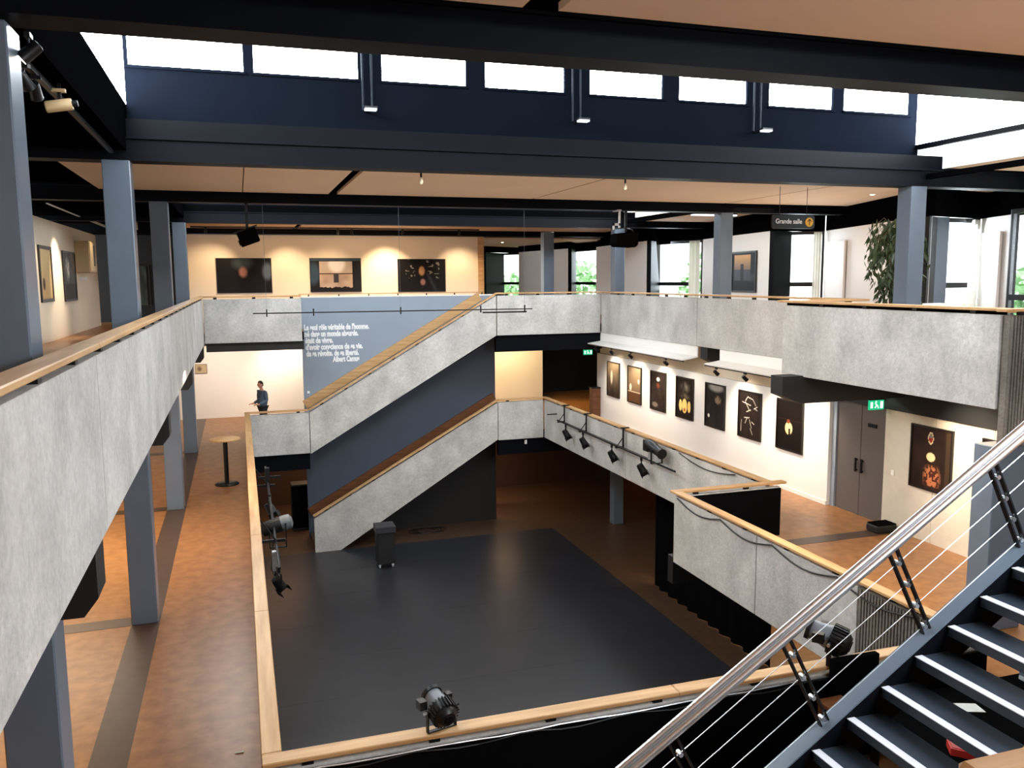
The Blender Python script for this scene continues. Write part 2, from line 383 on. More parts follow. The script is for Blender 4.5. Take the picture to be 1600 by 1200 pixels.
# near parapet of the middle level (black lined, seen from inside)
t = xrun('near parapet of the middle level, black lined under a pale oak handrail', 7.12, 1, .04, 7.86, T1, B1, inner=True, rx=(.01, 7.91))
t2 = thing('cable_bundle', 'silver grey cables clipped under the near oak handrail', 'cable', (4, 6.98, 1.0))
pts = [(x/10, 6.98+.003*math.sin(x*1.7), .99+.006*math.sin(x*.5)) for x in range(3, 78, 2)]
MB().tube(pts, .009, 6).build('cable', M['chrome'], t2)
pts = [(x/10, 6.975+.006*math.sin(x*1.1), .96+.02*math.sin(x*.6)) for x in range(3, 78, 2)]
MB().tube(pts, .009, 6).build('cable', M['blackmetal'], t2)
# viewpoint parapet (L2 near)
t = thing('parapet', 'oak topped parapet corner at the bottom right edge of the picture', 'parapet', (1.5, .5, 3.3))
MB().box(.62, 5.8, .44, .58, T2-.045, T2).build('handrail', M['wood_x'], t, bevel=.006)
MB().box(-1.0, 5.8, .36, .46, 3.3, 4.55).build('concrete_panel', M['concrete'], t)
# cable hanging under the right near rail
t2 = thing('cable', 'black cable sagging below the handrail of the near right parapet', 'cable', (7.7, 11, .9))
pts = []
for i in range(41):
    y = 13.9-i*.15; s = abs(math.sin(i*PI/10))
    pts.append((7.745, y, 1.0-.13*s))
MB().tube(pts, .013, 6).build('wire', M['blackmetal'], t2)
t2 = thing('cable', 'thin black cable looping below the handrail near the step of the right parapet', 'cable', (9.84, 15.5, .9))
pts = [(9.84, 17.6-i*.1, 1.0-.14*math.sin(i*PI/24)) for i in range(25)]
MB().tube(pts, .012, 6).build('wire', M['blackmetal'], t2)

# ================================================================== CONCRETE STAIRS (far)
def sawtooth(x0, z0, n, run, rise, thick):
    top = []
    x, z = x0, z0
    for i in range(n):
        top += [(x, z+rise), (x+run, z+rise)]; x += run; z += rise
    return [(x0, z0)]+top+[(x, z-thick), (x0+.3, z0-thick if False else z0)]
for (lab, x0, z0, poly, up) in (
    ('lower concrete stair flight from the stage up to the middle level', 2.0, -3.6,
     [(2.0, -3.6), (2.0, -2.46), (8.2, 1.0), (8.2, -.28), (2.80, -3.6)], 0),
    ('upper concrete stair flight in front of the slate blue wall', 1.97, 0.0,
     [(1.98, -.33), (1.98, 1.0), (8.18, 4.6), (8.18, 3.27)], 1)):
    t = thing('staircase', lab, 'staircase', (x0, 28, z0))
    MB().prism(poly, 27.1, 27.2, 'y').build('concrete_panel', M['concrete'], t)
    z_a, z_b = poly[1][1], poly[2][1]
    MB().bar((poly[1][0]-.02, 27.12, z_a+.08), (8.2, 27.12, z_b+.08), RW, .045).build('handrail', M['wood_x'], t, bevel=.006)
    k = 0
    for q in range(8):
        f = (q+.5)/8; xx = poly[1][0]+(8.2-poly[1][0])*f; zz = z_a+(z_b-z_a)*f
        MB().box(xx-.05, xx+.05, 27.13, 27.18, zz-.01, zz+.07).build('bracket', M['blackmetal'], t)
    n = 21; run = (8.2-x0)/n; rise = 3.6/n
    for i in range(n):
        MB().box(x0+i*run, x0+(i+1)*run+.03, 27.22, 28.88, z0+(i+1)*rise-.16, z0+(i+1)*rise).build('step', M['floor_dark'], t)
    MB().prism([(x0, z0-.02), (8.2, z0+3.42), (8.2, z0+3.2), (x0+.5, z0-.02)], 27.22, 28.88).build('flight_slab', M['navy'], t)
    # oak board handrail on the back wall
    if up: a, b_, h = (1.96, 28.84, 1.0), (8.1, 28.84, 4.55), .30
    else: a, b_, h = (1.98, 28.84, -2.70), (8.6, 28.84, .98), .26
    MB().bar(a, b_, .06, h).build('wall_handrail', M['wood_x'] if up else M['wood_dark'], t)

# ================================================================== WALLS
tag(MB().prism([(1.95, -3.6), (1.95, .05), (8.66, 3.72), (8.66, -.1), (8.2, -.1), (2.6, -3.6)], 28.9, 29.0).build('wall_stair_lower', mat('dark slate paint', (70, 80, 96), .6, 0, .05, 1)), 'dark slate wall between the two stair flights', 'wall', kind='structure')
tag(MB().prism([(1.95, .051), (1.95, 4.58), (8.66, 4.58), (8.66, 3.721)], 28.9, 29.0).build('wall_stair', M['bluewall']), 'slate blue wall behind the stairs carrying the white quotation', 'wall', kind='structure')
tag(MB().prism([(2.61, -3.6), (8.2, -.11), (8.66, -.11), (8.66, -3.6)], 28.9, 29.0).build('wall_under_stair', M['black']), 'black wall under the lower stair flight', 'wall', kind='structure')
sbox('wall_outer_right', 17.8, 18, -3, 46, -.3, 3.3, M['black'], 'outer right wall of the middle level', 'wall')
sbox('wall_outer_far', -8, 18, 45.9, 46.1, -.3, 3.6, M['black'], 'outer far wall of the middle level', 'wall')
sbox('trim_20', 1.9, 8.66, 28.88, 29.02, 4.58, 4.62, M['white'], 'white capping along the top of the slate blue wall', 'capping')
t = thing('handrail', 'thin oak handrail above the slate blue wall', 'handrail', (5, 28.95, 4.62))
MB().box(1.9, 8.3, 28.9, 29.0, 4.68, 4.71).build('rail', M['wood_x'], t)
for i in range(7): MB().box(2.2+i, 2.24+i, 28.93, 28.97, 4.62, 4.68).build('bracket', M['blackmetal'], t)
sbox('wall_far', -1.75, 9.36, 33.5, 33.7, 3.6, 6.86, M['cream'], 'warm lit wall of the top level with three large photographs', 'wall')
sbox('trim_21', 9.36, 9.6, 33.45, 33.72, 3.6, 6.86, M['wood_x'], 'wooden end post of the far photograph wall', 'post')
sbox('wall_far_lower', -8, 2.3, 33.5, 33.7, 0, 3.3, M['white'], 'white lit end wall behind the standing man', 'wall')
sbox('wall_far_middle', 2.3, 12.15, 33.5, 33.7, 0, 3.3, M['cream'], 'cream wall glimpsed between the stair flights', 'wall')
sbox('wall_recess', 12.15, 18, 36.0, 36.2, 0, 3.3, M['black'], 'black end of the dark recess past the stairs', 'wall')
sbox('wall_left', -4.95, -4.75, -3, 33.5, 3.6, 6.8, M['cream'], 'warm lit left wall of the top level', 'wall')
sbox('wall_corridor', -8, -1.75, 35.9, 36.1, 3.6, 7.2, M['black'], 'dark corridor end beyond the left columns', 'wall')
sbox('wall_left_lower', -8.2, -8.0, -3, 46, 0, 3.3, M['cream'], 'outer left wall of the middle level', 'wall')
sbox('wall_right_lower', 12.5, 12.66, 15.6, 28.56, 0, 2.42, M['white'], 'white display wall with seven framed prints', 'wall')
sbox('wall_right_upper_strip', 12.62, 12.72, 15.6, 28.56, 2.42, 3.3, M['cream'], 'cream wall strip above the white display wall', 'wall')
sbox('baseboard_right', 12.47, 12.5, 15.6, 28.56, 0, .09, M['white'], 'white baseboard of the display wall', 'baseboard')
sbox('wall_bulkhead', 12.5, 12.7, -3, 15.55, 2.46, 3.3, M['black'], 'black bulkhead over the grey double door', 'wall')
t = thing('wall_right_near', 'pale textured wall panels right of the grey double door', 'wall', (12.6, 9, 0), kind='structure')
for a, b_ in ((12.62, 13.93), (11.3, 12.61), (9.99, 11.29), (8.68, 9.98), (5, 8.67), (1, 4.99)):
    MB().box(12.55, 12.68, a, b_, 0, 2.46).build('wall_panel', M['stucco'], t)
# near side walls closing the building
sbox('wall_near', -8.2, 18, -3.2, -3, -3.6, 7.3, M['cream'], 'wall behind the viewpoint', 'wall')
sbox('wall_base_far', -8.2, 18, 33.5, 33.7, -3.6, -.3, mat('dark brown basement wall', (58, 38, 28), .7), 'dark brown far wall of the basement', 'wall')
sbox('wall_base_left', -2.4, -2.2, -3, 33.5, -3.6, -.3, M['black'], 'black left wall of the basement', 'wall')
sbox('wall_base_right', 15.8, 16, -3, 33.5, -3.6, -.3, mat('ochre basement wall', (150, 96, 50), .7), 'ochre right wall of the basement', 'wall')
# grey double door
t = thing('door_1', 'grey brown double door with two pull handles', 'door', (12.6, 14.72, 0), kind='structure')
for a, b_ in ((13.97, 14.70), (14.715, 15.45)):
    MB().box(12.62, 12.67, a, b_, 0, 2.44).build('door_leaf', M['door'], t)
for y in (14.62, 14.80):
    h = MB(); h.box(12.56, 12.59, y-.02, y+.02, .95, 1.25); h.box(12.58, 12.63, y-.02, y+.02, .97, 1.0); h.box(12.58, 12.63, y-.02, y+.02, 1.2, 1.23)
    h.build('handle', M['blackmetal'], t)
MB().box(12.60, 12.62, 14.25, 14.5, 1.98, 2.06).build('door_plate', M['blackmetal'], t)
MB().box(12.58, 12.68, 15.46, 15.58, 0, 2.46).build('door_jamb', M['bluewall'], t)
MB().box(12.58, 12.68, 13.93, 13.965, 0, 2.46).build('door_jamb', M['door'], t)

# ================================================================== COLUMNS
def column(x, y, z0, z1, label, dx=.185, dy=.37):
    c = MB().box(x-dx, x+dx, y, y+dy, z0, z1).build('column', M['steel_blue'], bevel=.012)
    return tag(c, label, 'column')
ordl = ['nearest', 'second', 'third', 'farthest']
for i, y in enumerate((6.58, 13.35, 20.1, 26.8)):
    column(-1.57, y, 3.6, 6.88, ['nearest blue grey steel column of the top left row, bright edge at the picture border',
        'second blue grey steel column of the top left row, the broad one behind the handrail',
        'third column of the top left row, dark and in shade', 'farthest column of the top left row at the corner'][i])
    column(-1.57, y, 0, 2.74, ordl[i]+' blue grey column of the middle level left gallery')
    column(12.565, y, 3.6, 6.88, ['nearest column of the top right row outside the picture edge', 'broad blue grey column of the top right row beside the plant',
        'column of the top right row beside the small framed picture', 'farthest column of the top right row below the black loudspeaker'][i])
for i, y in enumerate((20.1, 26.8)):
    column(12.6, y, -3.6, -.3, ['basement column under the right gallery', 'far basement column under the right gallery'][i])
column(8.9, 30.5, -3.6, -.3, 'far basement column under the right landing')
c = MB().box(10.08, 10.75, 9.05, 9.42, 0, 2.74).build('column', M['steel_blue'], bevel=.012); tag(c, 'broad blue grey column on the middle level behind the steel stair', 'column')
for i, (x, y) in enumerate(((13.3, 28.0), (11.1, 30.5))): pass
column(11.15, 30.0, 3.6, 6.88, 'dark brown looking column of the top level between two far windows', .2)

# ================================================================== BEAMS
def beam(name, x0, x1, y, z0, z1, label, web=True, m=None):
    t = thing('beam', label, 'beam', ((x0+x1)/2, y+.17, z0))
    mm = m or M['navy']
    MB().box(x0, x1, y, y+.37, z0, z0+.03).build('flange', mm, t)
    MB().box(x0, x1, y+.02, y+.35, z0+.03, z0+.30).build('lower_web', mm, t)
    MB().box(x0, x1, y-.03, y+.40, z0+.30, z0+.325).build('flange', mm, t)
    MB().box(x0, x1, y+.12, y+.25, z0+.325, z1).build('upper_web', mm, t)
    return t
beam('b', -8, 18, 6.58, 6.925, 7.6, 'black near roof beam crossing the top of the picture')
beam('b', -8, 18, 13.35, 6.86, 7.46, 'deep navy roof beam under the row of bright windows')
beam('b', -8, 18, 20.1, 6.88, 7.25, 'black roof beam over the third column row')
beam('b', -1.75, 12.75, 26.8, 6.86, 7.4, 'dark roof beam between the far corner columns')
beam('b', 12.75, 18, 26.8, 6.88, 7.25, 'black roof beam right of the farthest column')
beam('b', -8, 18, 33.3, 6.88, 7.25, 'black roof beam above the three large photographs')
beam('b', -8, -1.75, 26.8, 6.88, 7.25, 'black roof beam left of the farthest column')
for i, y in enumerate((6.55, 13.35, 20.1, 26.8)):
    nm = ordl[i]
    b = MB().prism([(-8, 2.73), (-1.17, 2.73), (-1.07, 2.86), (-1.07, 3.29), (-8, 3.29)], y, y+.37, 'y').build('beam', M['black'])
    tag(b, nm+' black beam end poking out under the left top level parapet', 'beam')
for y, x0 in ((13.4, 9.65), (20.1, 12.05), (26.8, 12.05)):
    b = MB().prism([(x0, 2.94), (x0+.42, 2.76), (12.5, 2.76), (12.5, 3.29), (x0, 3.29)], y, y+.37, 'y').build('beam', M['black'])
    tag(b, 'black beam under the top level, '+{13.4: 'in front of the grey double door', 20.1: 'between the two white trays', 26.8: 'at the far end of the white trays'}[y], 'beam')
b = MB().box(-8, 12.15, 33.25, 33.48, 2.77, 3.29).build('beam', M['black']); tag(b, 'black beam across the top of the white end wall', 'beam')
b = MB().box(8.2, 12.1, 27.22, 27.4, 2.70, 3.27).build('beam', M['navy']); tag(b, 'dark blue edge beam below the far top level parapet', 'beam')
b = MB().box(-1.0, 1.9, 27.22, 27.4, 3.0, 3.27).build('beam', M['black']); tag(b, 'black edge beam below the far left top level parapet', 'beam')
b = MB().box(.05, 1.95, 27.22, 27.4, -.85, -.3).build('beam', M['navy']); tag(b, 'dark blue edge beam below the parapet in front of the standing man', 'beam')
b = MB().box(8.25, 12, 27.22, 27.4, -.85, -.3).build('beam', M['navy']); tag(b, 'dark blue edge beam below the right landing of the middle level', 'beam')
b = MB().box(7.9, 12.4, 14.3, 14.5, -.85, -.3).build('beam', M['black']); tag(b, 'black edge beam below the step of the middle level', 'beam')

# ================================================================== ROOF
def ceiling(label, x0, x1, y0, y1, z, panels, pz, m=None):
    t = thing('ceiling', label, 'ceiling', ((x0+x1)/2, (y0+y1)/2, z), kind='structure')
    MB().box(x0, x1, y0, y1, z, z+.2).build('roof_slab', M['ceil_dark'], t)
    for a, b_, c, d in panels:
        MB().box(a, b_, c, d, pz, pz+.06).build('ceiling_panel', m or M['ceil'], t)
    return t
ceiling('sand coloured ceiling of the near bay', -8.2, 18, -3.2, 6.78, 7.25, [(-4.5, 2.05, -3, 6.06), (2.33, 7.0, -3, 6.06), (7.03, 12.3, -3, 6.06), (12.4, 18, -3, 6.06)], 7.1)
ceiling('black ceiling left of the roof lantern', -8.2, -1.55, 6.6, 13.6, 7.0, [], 7.1)
ceiling('pale ceiling right of the roof lantern', 13.35, 18, 6.6, 13.6, 7.6, [(13.1, 18, 7.1, 13.2)], 7.2)
ceiling('sand coloured ceiling of the second bay', -8.2, 18, 13.55, 20.3, 7.25, [(-2.7, .18, 13.9, 19.95), (.2, 2.05, 13.9, 19.95), (2.25, 6.98, 13.9, 19.95), (7.03, 12.37, 13.9, 19.95), (12.43, 17.9, 13.9, 19.95)], 7.1)
ceiling('black ceiling left of the far roof lantern', -8.2, -1.55, 20.2, 26.9, 7.0, [], 7.1)
ceiling('pale ceiling right of the far roof lantern', 13.1, 18, 20.2, 26.9, 7.2, [(13.1, 18, 20.6, 26.5)], 7.08)
ceiling('sand coloured ceiling of the far bay', -8.2, 18, 26.9, 33.6, 7.2, [(-2.0, 2.05, 27.3, 33.2), (2.25, 6.98, 27.3, 33.2), (7.03, 12.0, 27.3, 33.2), (12.1, 16, 27.3, 33.2)], 7.08)
ceiling('low sand coloured ceiling beyond the far wall', -8.2, 18, 33.6, 46, 6.95, [(9.6, 13.2, 33.9, 38.9), (9.6, 13.2, 39.0, 45.8), (13.25, 16.6, 33.9, 45.8)], 6.8)
# lanterns: the near one over the stage, the second one over the far stair bay
wins = [(-1.37, .22), (.37, 1.93), (2.30, 3.67), (3.99, 5.38), (5.84, 7.22), (7.54, 8.92), (9.38, 10.78), (11.02, 12.56)]
def lantern(dy, label, fl):
    lt = thing('roof_lantern', label, 'skylight', (5.6, 10.2+dy, 7.46), kind='structure')
    def bx(x0, x1, y0, y1, z0, z1, n, m): return MB().box(x0, x1, y0+dy, y1+dy, z0, z1).build(n, m, lt)
    bx(-1.6, 12.95, 6.7, 13.95, 9.35, 9.55, 'lantern_roof', M['ceil_dark'])
    for y0, y1 in ((13.7, 13.85), (6.80, 6.94)):
        bx(-1.5, 12.8, y0, y1, 7.4, 8.25, 'lantern_wall', M['navy_wall'])
        bx(-1.5, 12.8, y0, y0+.1, 9.2, 9.35, 'lantern_head', M['navy_wall'])
    prev = -1.5
    for a, b_ in wins+[(12.8, 12.8)]:
        if a-prev > .02:
            bx(prev, a, 13.7, 13.8, 8.25, 9.2, 'mullion', M['navy_wall']); bx(prev, a, 6.84, 6.94, 8.25, 9.2, 'mullion', M['navy_wall'])
        prev = b_
    for a, b_ in wins:
        bx(a, b_, 13.76, 13.78, 8.25, 9.2, 'glazing', M['glazing']); bx(a, b_, 6.86, 6.88, 8.25, 9.2, 'glazing', M['glazing'])
        bx(a-.03, b_+.03, 13.66, 13.7, 8.21, 8.25, 'sill', M['navy_wall'])
    for x, sd in ((-1.42, -1), (12.72, 1)):
        bx(x, x+sd*.02, 6.95, 13.68, 7.69, 9.2, 'glazing', M['glazing'])
        bx(x, x+sd*.1, 6.95, 13.68, 7.60, 7.69, 'sill', M['ceil_dark'] if sd < 0 else M['navy'])
        bx(x, x+sd*.1, 6.95, 13.68, 7.0, 7.60 if sd < 0 else 7.1, 'lantern_side', M['ceil_dark'])
        bx(x-.03, x+.07, 6.95, 13.68, 9.2, 9.35, 'lantern_head', M['navy'])
    o = MB().box(13.03, 13.09, 7.1+dy, 13.3+dy, 7.2, 7.66).build('fascia', M['white']); tag(o, fl, 'fascia', kind='structure')
lantern(0, 'raised roof lantern of white glazing over the hall', 'white fascia board beside the right end of the near roof lantern')
lantern(13.3, 'second raised roof lantern over the far stairs', 'white fascia board beside the right end of the far roof lantern')
# conduits and lamp plates on the lantern wall
gp = 'emergency lamps on the roof lantern wall'
for i, (x, z) in enumerate(((2.05, 7.73), (5.56, 7.73), (9.08, 7.73))):
    t = thing('emergency_light', ['small white lamp plate below the conduit, leftmost under the bright windows', 'small white lamp plate under the middle pair of conduits', 'small white lamp plate under the right pair of conduits'][i], 'lamp', (x, 13.3, z), group=gp)
    MB().box(x-.09, x+.09, 13.26, 13.38, z-.01, z+.02).build('lamp_plate', emit('lamp plate %d' % i, (.9, .95, 1), 1.2), t)
    MB().box(x-.1, x+.1, 13.27, 13.40, z+.02, z+.05).build('housing', M['blackmetal'], t)
    for d in (-.07, .07): MB().tube([(x+d, 13.62, z+.05), (x+d, 13.62, 9.1)], .018, 8).build('conduit', M['conduit'], t)
    MB().box(x-.03, x+.03, 13.38, 13.7, z+.02, z+.05).build('arm', M['blackmetal'], t)

# ================================================================== FACADE (right, top level)
def wallseg(name, a, b_, z0, z1, m, label, th=.16):
    A = Vector((a[0], a[1], 0)); B = Vector((b_[0], b_[1], 0)); d = (B-A).normalized(); nrm = Vector((d.y, -d.x, 0))
    if nrm.x < 0: nrm = -nrm
    q = [A, B, B+nrm*th, A+nrm*th]
    o = MB().prism([(p.x, p.y) for p in q], z0, z1, 'z').build(name, m); return tag(o, label, 'wall', kind='structure')
def winunit(n, a, b_, z0, z1, label, curtain=True, transom=4.86):
    """window between plan points a (left in view) and b"""
    A = Vector((a[0], a[1], 0)); B = Vector((b_[0], b_[1], 0)); d = (B-A); L = d.length; d.normalize()
    up = Vector((0, 0, 1)); nrm = Vector((-d.y, d.x, 0))
    t = thing('window_%d' % n, label, 'window', (a[0], a[1], z0), kind='structure')
    def P(u, v): return A+d*u+up*v
    def bx(u0, u1, v0, v1, th0, th1, nm, m):
        q = [A+d*u0+nrm*th0, A+d*u1+nrm*th0, A+d*u1+nrm*th1, A+d*u0+nrm*th1]
        MB().prism([(p.x, p.y) for p in q], v0, v1, 'z').build(nm, m, t)
    bx(0, .07, z0, z1, 0, .08, 'frame', M['winframe']); bx(L-.07, L, z0, z1, 0, .08, 'frame', M['winframe'])
    bx(.07, L-.07, z1-.10, z1, 0, .08, 'frame', M['winframe']); bx(.07, L-.07, z0, z0+.06, 0, .08, 'frame', M['winframe'])
    bx(.07, L*.72, transom, transom+.13, -.02, .06, 'transom', M['winframe'])
    bx(.07, L-.07, z0+.06, z1-.1, .05, .056, 'pane', M['glass'])
    if curtain:
        bm = MB(); w = L*.22; x = L-.08-w
        for i in range(6):
            q = [A+d*(x+w*i/6)-nrm*(.06+.03*(i % 2)), A+d*(x+w*(i+1)/6)-nrm*(.06+.03*((i+1) % 2))]
            q += [q[1]+nrm*.012, q[0]+nrm*.012]
            bm.prism([(p.x, p.y) for p in q], z0+.02, z1-.03, 'z')
        bm.build('curtain', M['curtain'], t)
    return t
ZT = 6.5
# unit 1 (nearest)
wallseg('pier', (14.95, 15.75), (15.38, 15.95), 3.6, ZT, M['black'], 'black pier left of the nearest tall window')
wallseg('pier', (15.38, 15.95), (15.80, 16.0), 3.6, ZT, M['steel_blue'], 'pale blue jamb left of the nearest tall window')
winunit(1, (15.80, 16.0), (17.02, 16.1), 3.6, ZT, 'tall window nearest the plant with a grey rail across')
wallseg('wall_facade', (17.05, 16.1), (16.55, 14.85), 3.6, ZT, M['white'], 'narrow white wall between the two nearest windows')
winunit(2, (16.4, 14.7), (15.9, 11.5), 3.6, ZT+.1, 'large window at the right picture edge', False, 4.6)
wallseg('pier', (16.55, 14.85), (16.4, 14.7), 3.6, ZT+.1, M['winframe'], 'dark post left of the window at the right picture edge')
wallseg('wall_facade', (15.9, 11.5), (15.9, -3), 3.6, ZT+.1, M['white'], 'facade wall outside the right picture edge')
# unit 2
wallseg('wall_facade', (16.68, 21.3), (14.98, 15.7), 3.6, ZT, M['white'], 'slanting white wall behind the weeping plant')
wallseg('pier', (15.02, 21.7), (15.80, 21.95), 3.6, ZT, M['navy'], 'dark pier left of the window below the direction sign')
winunit(3, (15.84, 21.95), (16.68, 21.35), 3.6, ZT, 'tall window below the hanging direction sign')
# unit 3
wallseg('wall_facade', (15.85, 26.9), (15.02, 21.7), 3.6, ZT, M['white'], 'slanting wall holding the small framed picture')
wallseg('pier', (14.35, 28.3), (15.25, 29.3), 3.6, ZT, M['navy'], 'dark pier left of the third window')
winunit(4, (15.27, 29.3), (15.87, 26.95), 3.6, ZT, 'third tall window of the facade with green garden behind')
# unit 4
wallseg('wall_facade', (14.9, 34.2), (14.35, 28.3), 3.6, ZT, M['white'], 'slanting pale wall behind the farthest column')
wallseg('pier', (14.3, 36.0), (15.35, 38.0), 3.6, ZT, M['navy'], 'dark pier left of the fourth window')
winunit(5, (15.36, 38.0), (15.4, 34.3), 3.6, ZT, 'fourth tall window beside the farthest column')
wallseg('wall_facade', (15.4, 34.3), (14.9, 34.2), 3.6, ZT, M['white'], 'short wall beside the fourth window')
# unit 5
wallseg('wall_facade', (13.7, 41.3), (14.3, 36.0), 3.6, ZT, M['white'], 'pale wall between the two farthest windows')
wallseg('pier', (11.9, 41.6), (13.3, 43.0), 3.6, ZT, M['navy'], 'dark pier left of the farthest window')
winunit(6, (13.3, 43.0), (14.3, 41.4), 3.6, ZT, 'farthest small window of the facade')
wallseg('wall_facade', (9.5, 43.0), (12.0, 43.0), 3.6, ZT, M['white'], 'pale end wall left of the farthest window')
for i, (a, b_) in enumerate((((14.9, 15.6), (17.2, 16.2)), ((17.1, 16.2), (15.9, 11.5)), ((16.75, 21.4), (14.9, 15.6)), ((14.95, 21.6), (16.8, 21.5)),
               ((15.95, 27), (14.95, 21.6)), ((14.3, 28.2), (15.4, 29.4)), ((15.3, 29.4), (15.9, 26.9)), ((15, 34.3), (14.3, 28.2)), ((14.2, 36), (15.5, 38.1)), ((15.4, 38.1), (15.45, 34.2)), ((13.7, 41.4), (14.25, 35.9)), ((11.8, 41.5), (14.4, 43.1)), ((9.4, 43), (12.0, 43.05)))):
    o = wallseg('trim_%d' % (30+i), a, b_, ZT+.001, 7.3, M['ceil_dark'], 'black band above facade section %s' % ['beside the plant', 'at the picture edge', 'behind the plant', 'under the sign', 'over the small picture', 'left of the third window', 'over the third window', 'behind the farthest column', 'left of the fourth window', 'over the fourth window', 'between the far windows', 'over the farthest window', 'at the far end'][i], .2)
    o['category'] = 'trim'
# white radiating panels on the facade walls
def leanpanel(a, b_, z0, z1, label):
    A = Vector((a[0], a[1], 0)); B = Vector((b_[0], b_[1], 0)); d = (B-A).normalized(); nrm = Vector((d.y, -d.x, 0))
    if nrm.x > 0: nrm = -nrm
    q = [A+nrm*.03, B+nrm*.03, B+nrm*.09, A+nrm*.09]
    o = MB().prism([(p.x, p.y) for p in q], z0, z1, 'z').build('display_panel', M['white'], bevel=.004); tag(o, label, 'panel')
leanpanel((16.62, 21.1), (16.22, 19.78), 3.7, 6.15, 'blank white display panel left of the plant')
leanpanel((16.98, 15.9), (16.64, 15.08), 3.7, 6.15, 'blank white display panel between the two nearest windows')
# outside: lawn and trees
o = MB().box(18.2, 140, -40, 140, -1.0, -.6).build('ground', M['grass']); tag(o, 'pale green lawn outside the windows', 'ground', kind='structure')
def outtree(x, y, h, r, label):
    t = thing('tree', label, 'tree', (x, y, -.6), group='garden trees outside the facade')
    MB().tube([(x, y, -.6), (x+.1, y, h*.6)], [.18, .09], 8).build('trunk', M['bark'], t)
    b = MB(); rnd = random.Random(int(x*10+y))
    for k in range(420):
        th = rnd.uniform(0, 2*PI); ph = math.acos(rnd.uniform(-1, 1)); rr = r*rnd.uniform(.45, 1)
        c = Vector((x+rr*math.sin(ph)*math.cos(th), y+rr*math.sin(ph)*math.sin(th), h*.65+rr*1.2*math.cos(ph)))
        a = Vector((rnd.gauss(0, 1), rnd.gauss(0, 1), rnd.gauss(0, 1))).normalized()*.28; c2 = a.cross(Vector((rnd.gauss(0, 1), rnd.gauss(0, 1), rnd.gauss(0, 1)))).normalized()*.2
        b.add([c-a, c+c2, c+a, c-c2], [(0, 1, 2, 3)])
    b.build('foliage', M['outleaf'], t)['kind'] = 'stuff'
outtree(29, 48, 6.5, 2.2, 'green garden tree seen through the third window')
outtree(24, 58, 6.0, 2.2, 'green garden tree seen through the fourth window')
outtree(20, 62, 5.0, 2.0, 'green garden tree seen through the farthest window')
outtree(34, 29, 5.2, 1.8, 'green garden tree seen through the window at the right edge')

# ================================================================== WHITE REFLECTOR TRAYS + TRACK SPOTS (right, middle level)
for (y0, y1, lab) in ((20.6, 27.3, 'long white reflector tray under the far part of the right parapet'), (16.2, 19.45, 'shorter white reflector tray nearer the grey double door')):
    t = thing('reflector_tray', lab, 'tray', (12.0, (y0+y1)/2, 2.88))
    MB().box(12.03, 12.06, y0, y1, 2.98, 3.26).build('back_board', M['white'], t)
    MB().prism([(12.06, 2.98), (12.06, 2.955), (11.56, 2.875), (11.54, 2.905)], y0, y1, 'y').build('shelf_board', M['white'], t)
    MB().box(11.58, 11.63, y0, y1, 2.845, 2.872).build('lighting_track', M['blackmetal'], t)
# track spotlight prototype (local: hangs from z=0, points +x and down)
def make_spot(m=None):
    r = thing('track_spotlight', 'x', 'spotlight', (0, 0, 0))
    b = LB(); b.box(-.02, .02, -.05, .05, -.03, 0); b.tube([(0, 0, -.03), (0, 0, -.10)], .008, 8); b.build('stem', m or M['blackmetal'], r)
    T = Matrix.Translation((0, 0, -.13)) @ Matrix.Rotation(math.radians(40), 4, 'Y')
    b = LB(); T2_ = T @ Matrix.Rotation(PI/2, 4, 'Y')
    b.lathe([(.02, -.09), (.04, -.085), (.045, -.05), (.05, .06), (.055, .07)], 14, T2_); b.build('can', m or M['blackmetal'], r, smooth=True)
    b = LB(); b.lathe([(.04, .069), (.04, .073)], 14, T2_); b.build('lens', M['bulb'], r)
    return r
sp0 = make_spot(); first = True
ys = [(26.6, 11.6), (25.3, 11.6), (23.9, 11.6), (21.6, 11.6), (18.9, 11.6), (17.6, 11.6), (16.4, 11.6)]
words = ['first track spotlight at the far end of the long white tray', 'second track spotlight under the long white tray', 'third track spotlight under the long white tray', 'fourth track spotlight, last under the long white tray',
         'first track spotlight under the shorter white tray', 'middle track spotlight under the shorter white tray', 'last track spotlight under the shorter white tray, nearest the door']
for (y, x), wd in zip(ys, words):
    o = sp0 if first else copy_tree(sp0); first = False
    place(o, (x, y, 2.845), 0, wd, 'track spotlights over the framed prints')
for y in (27.0, 25.2, 23.4, 21.6, 19.0, 17.4, 16.3):
    spot('print_wall_spot', (11.62, y, 2.72), (12.5, y-.2, 1.25), 165, WARM2, 95, .9)

# ================================================================== PICTURES
def paint(fn, w, h, nx, ny, T, parent, name='print'):
    vs = []; fs = []; cols = []
    for j in range(ny+1):
        for i in range(nx+1): vs.append(T @ Vector((-w/2+w*i/nx, 0, h*j/ny)))
    for j in range(ny):
        for i in range(nx):
            a = j*(nx+1)+i; fs.append((a, a+1, a+nx+2, a+nx+1)); cols.append(fn((i+.5)/nx, (j+.5)/ny))
    me = bpy.data.meshes.new(name); me.from_pydata(vs, [], fs); at = me.color_attributes.new('print', 'FLOAT_COLOR', 'CORNER')
    k = 0
    for c in cols:
        l = lin(tuple(max(0, min(255, v)) for v in c))
        for _ in range(4): at.data[k].color = (*l, 1); k += 1
    me.materials.append(M['print']); o = bpy.data.objects.new(name, me); COL.objects.link(o); o.parent = parent; return o
def mix(a, b, t): t = max(0, min(1, t)); return tuple(a[i]+(b[i]-a[i])*t for i in range(3))
def blob(u, v, cx, cy, rx, ry): return max(0, 1-(((u-cx)/rx)**2+((v-cy)/ry)**2))
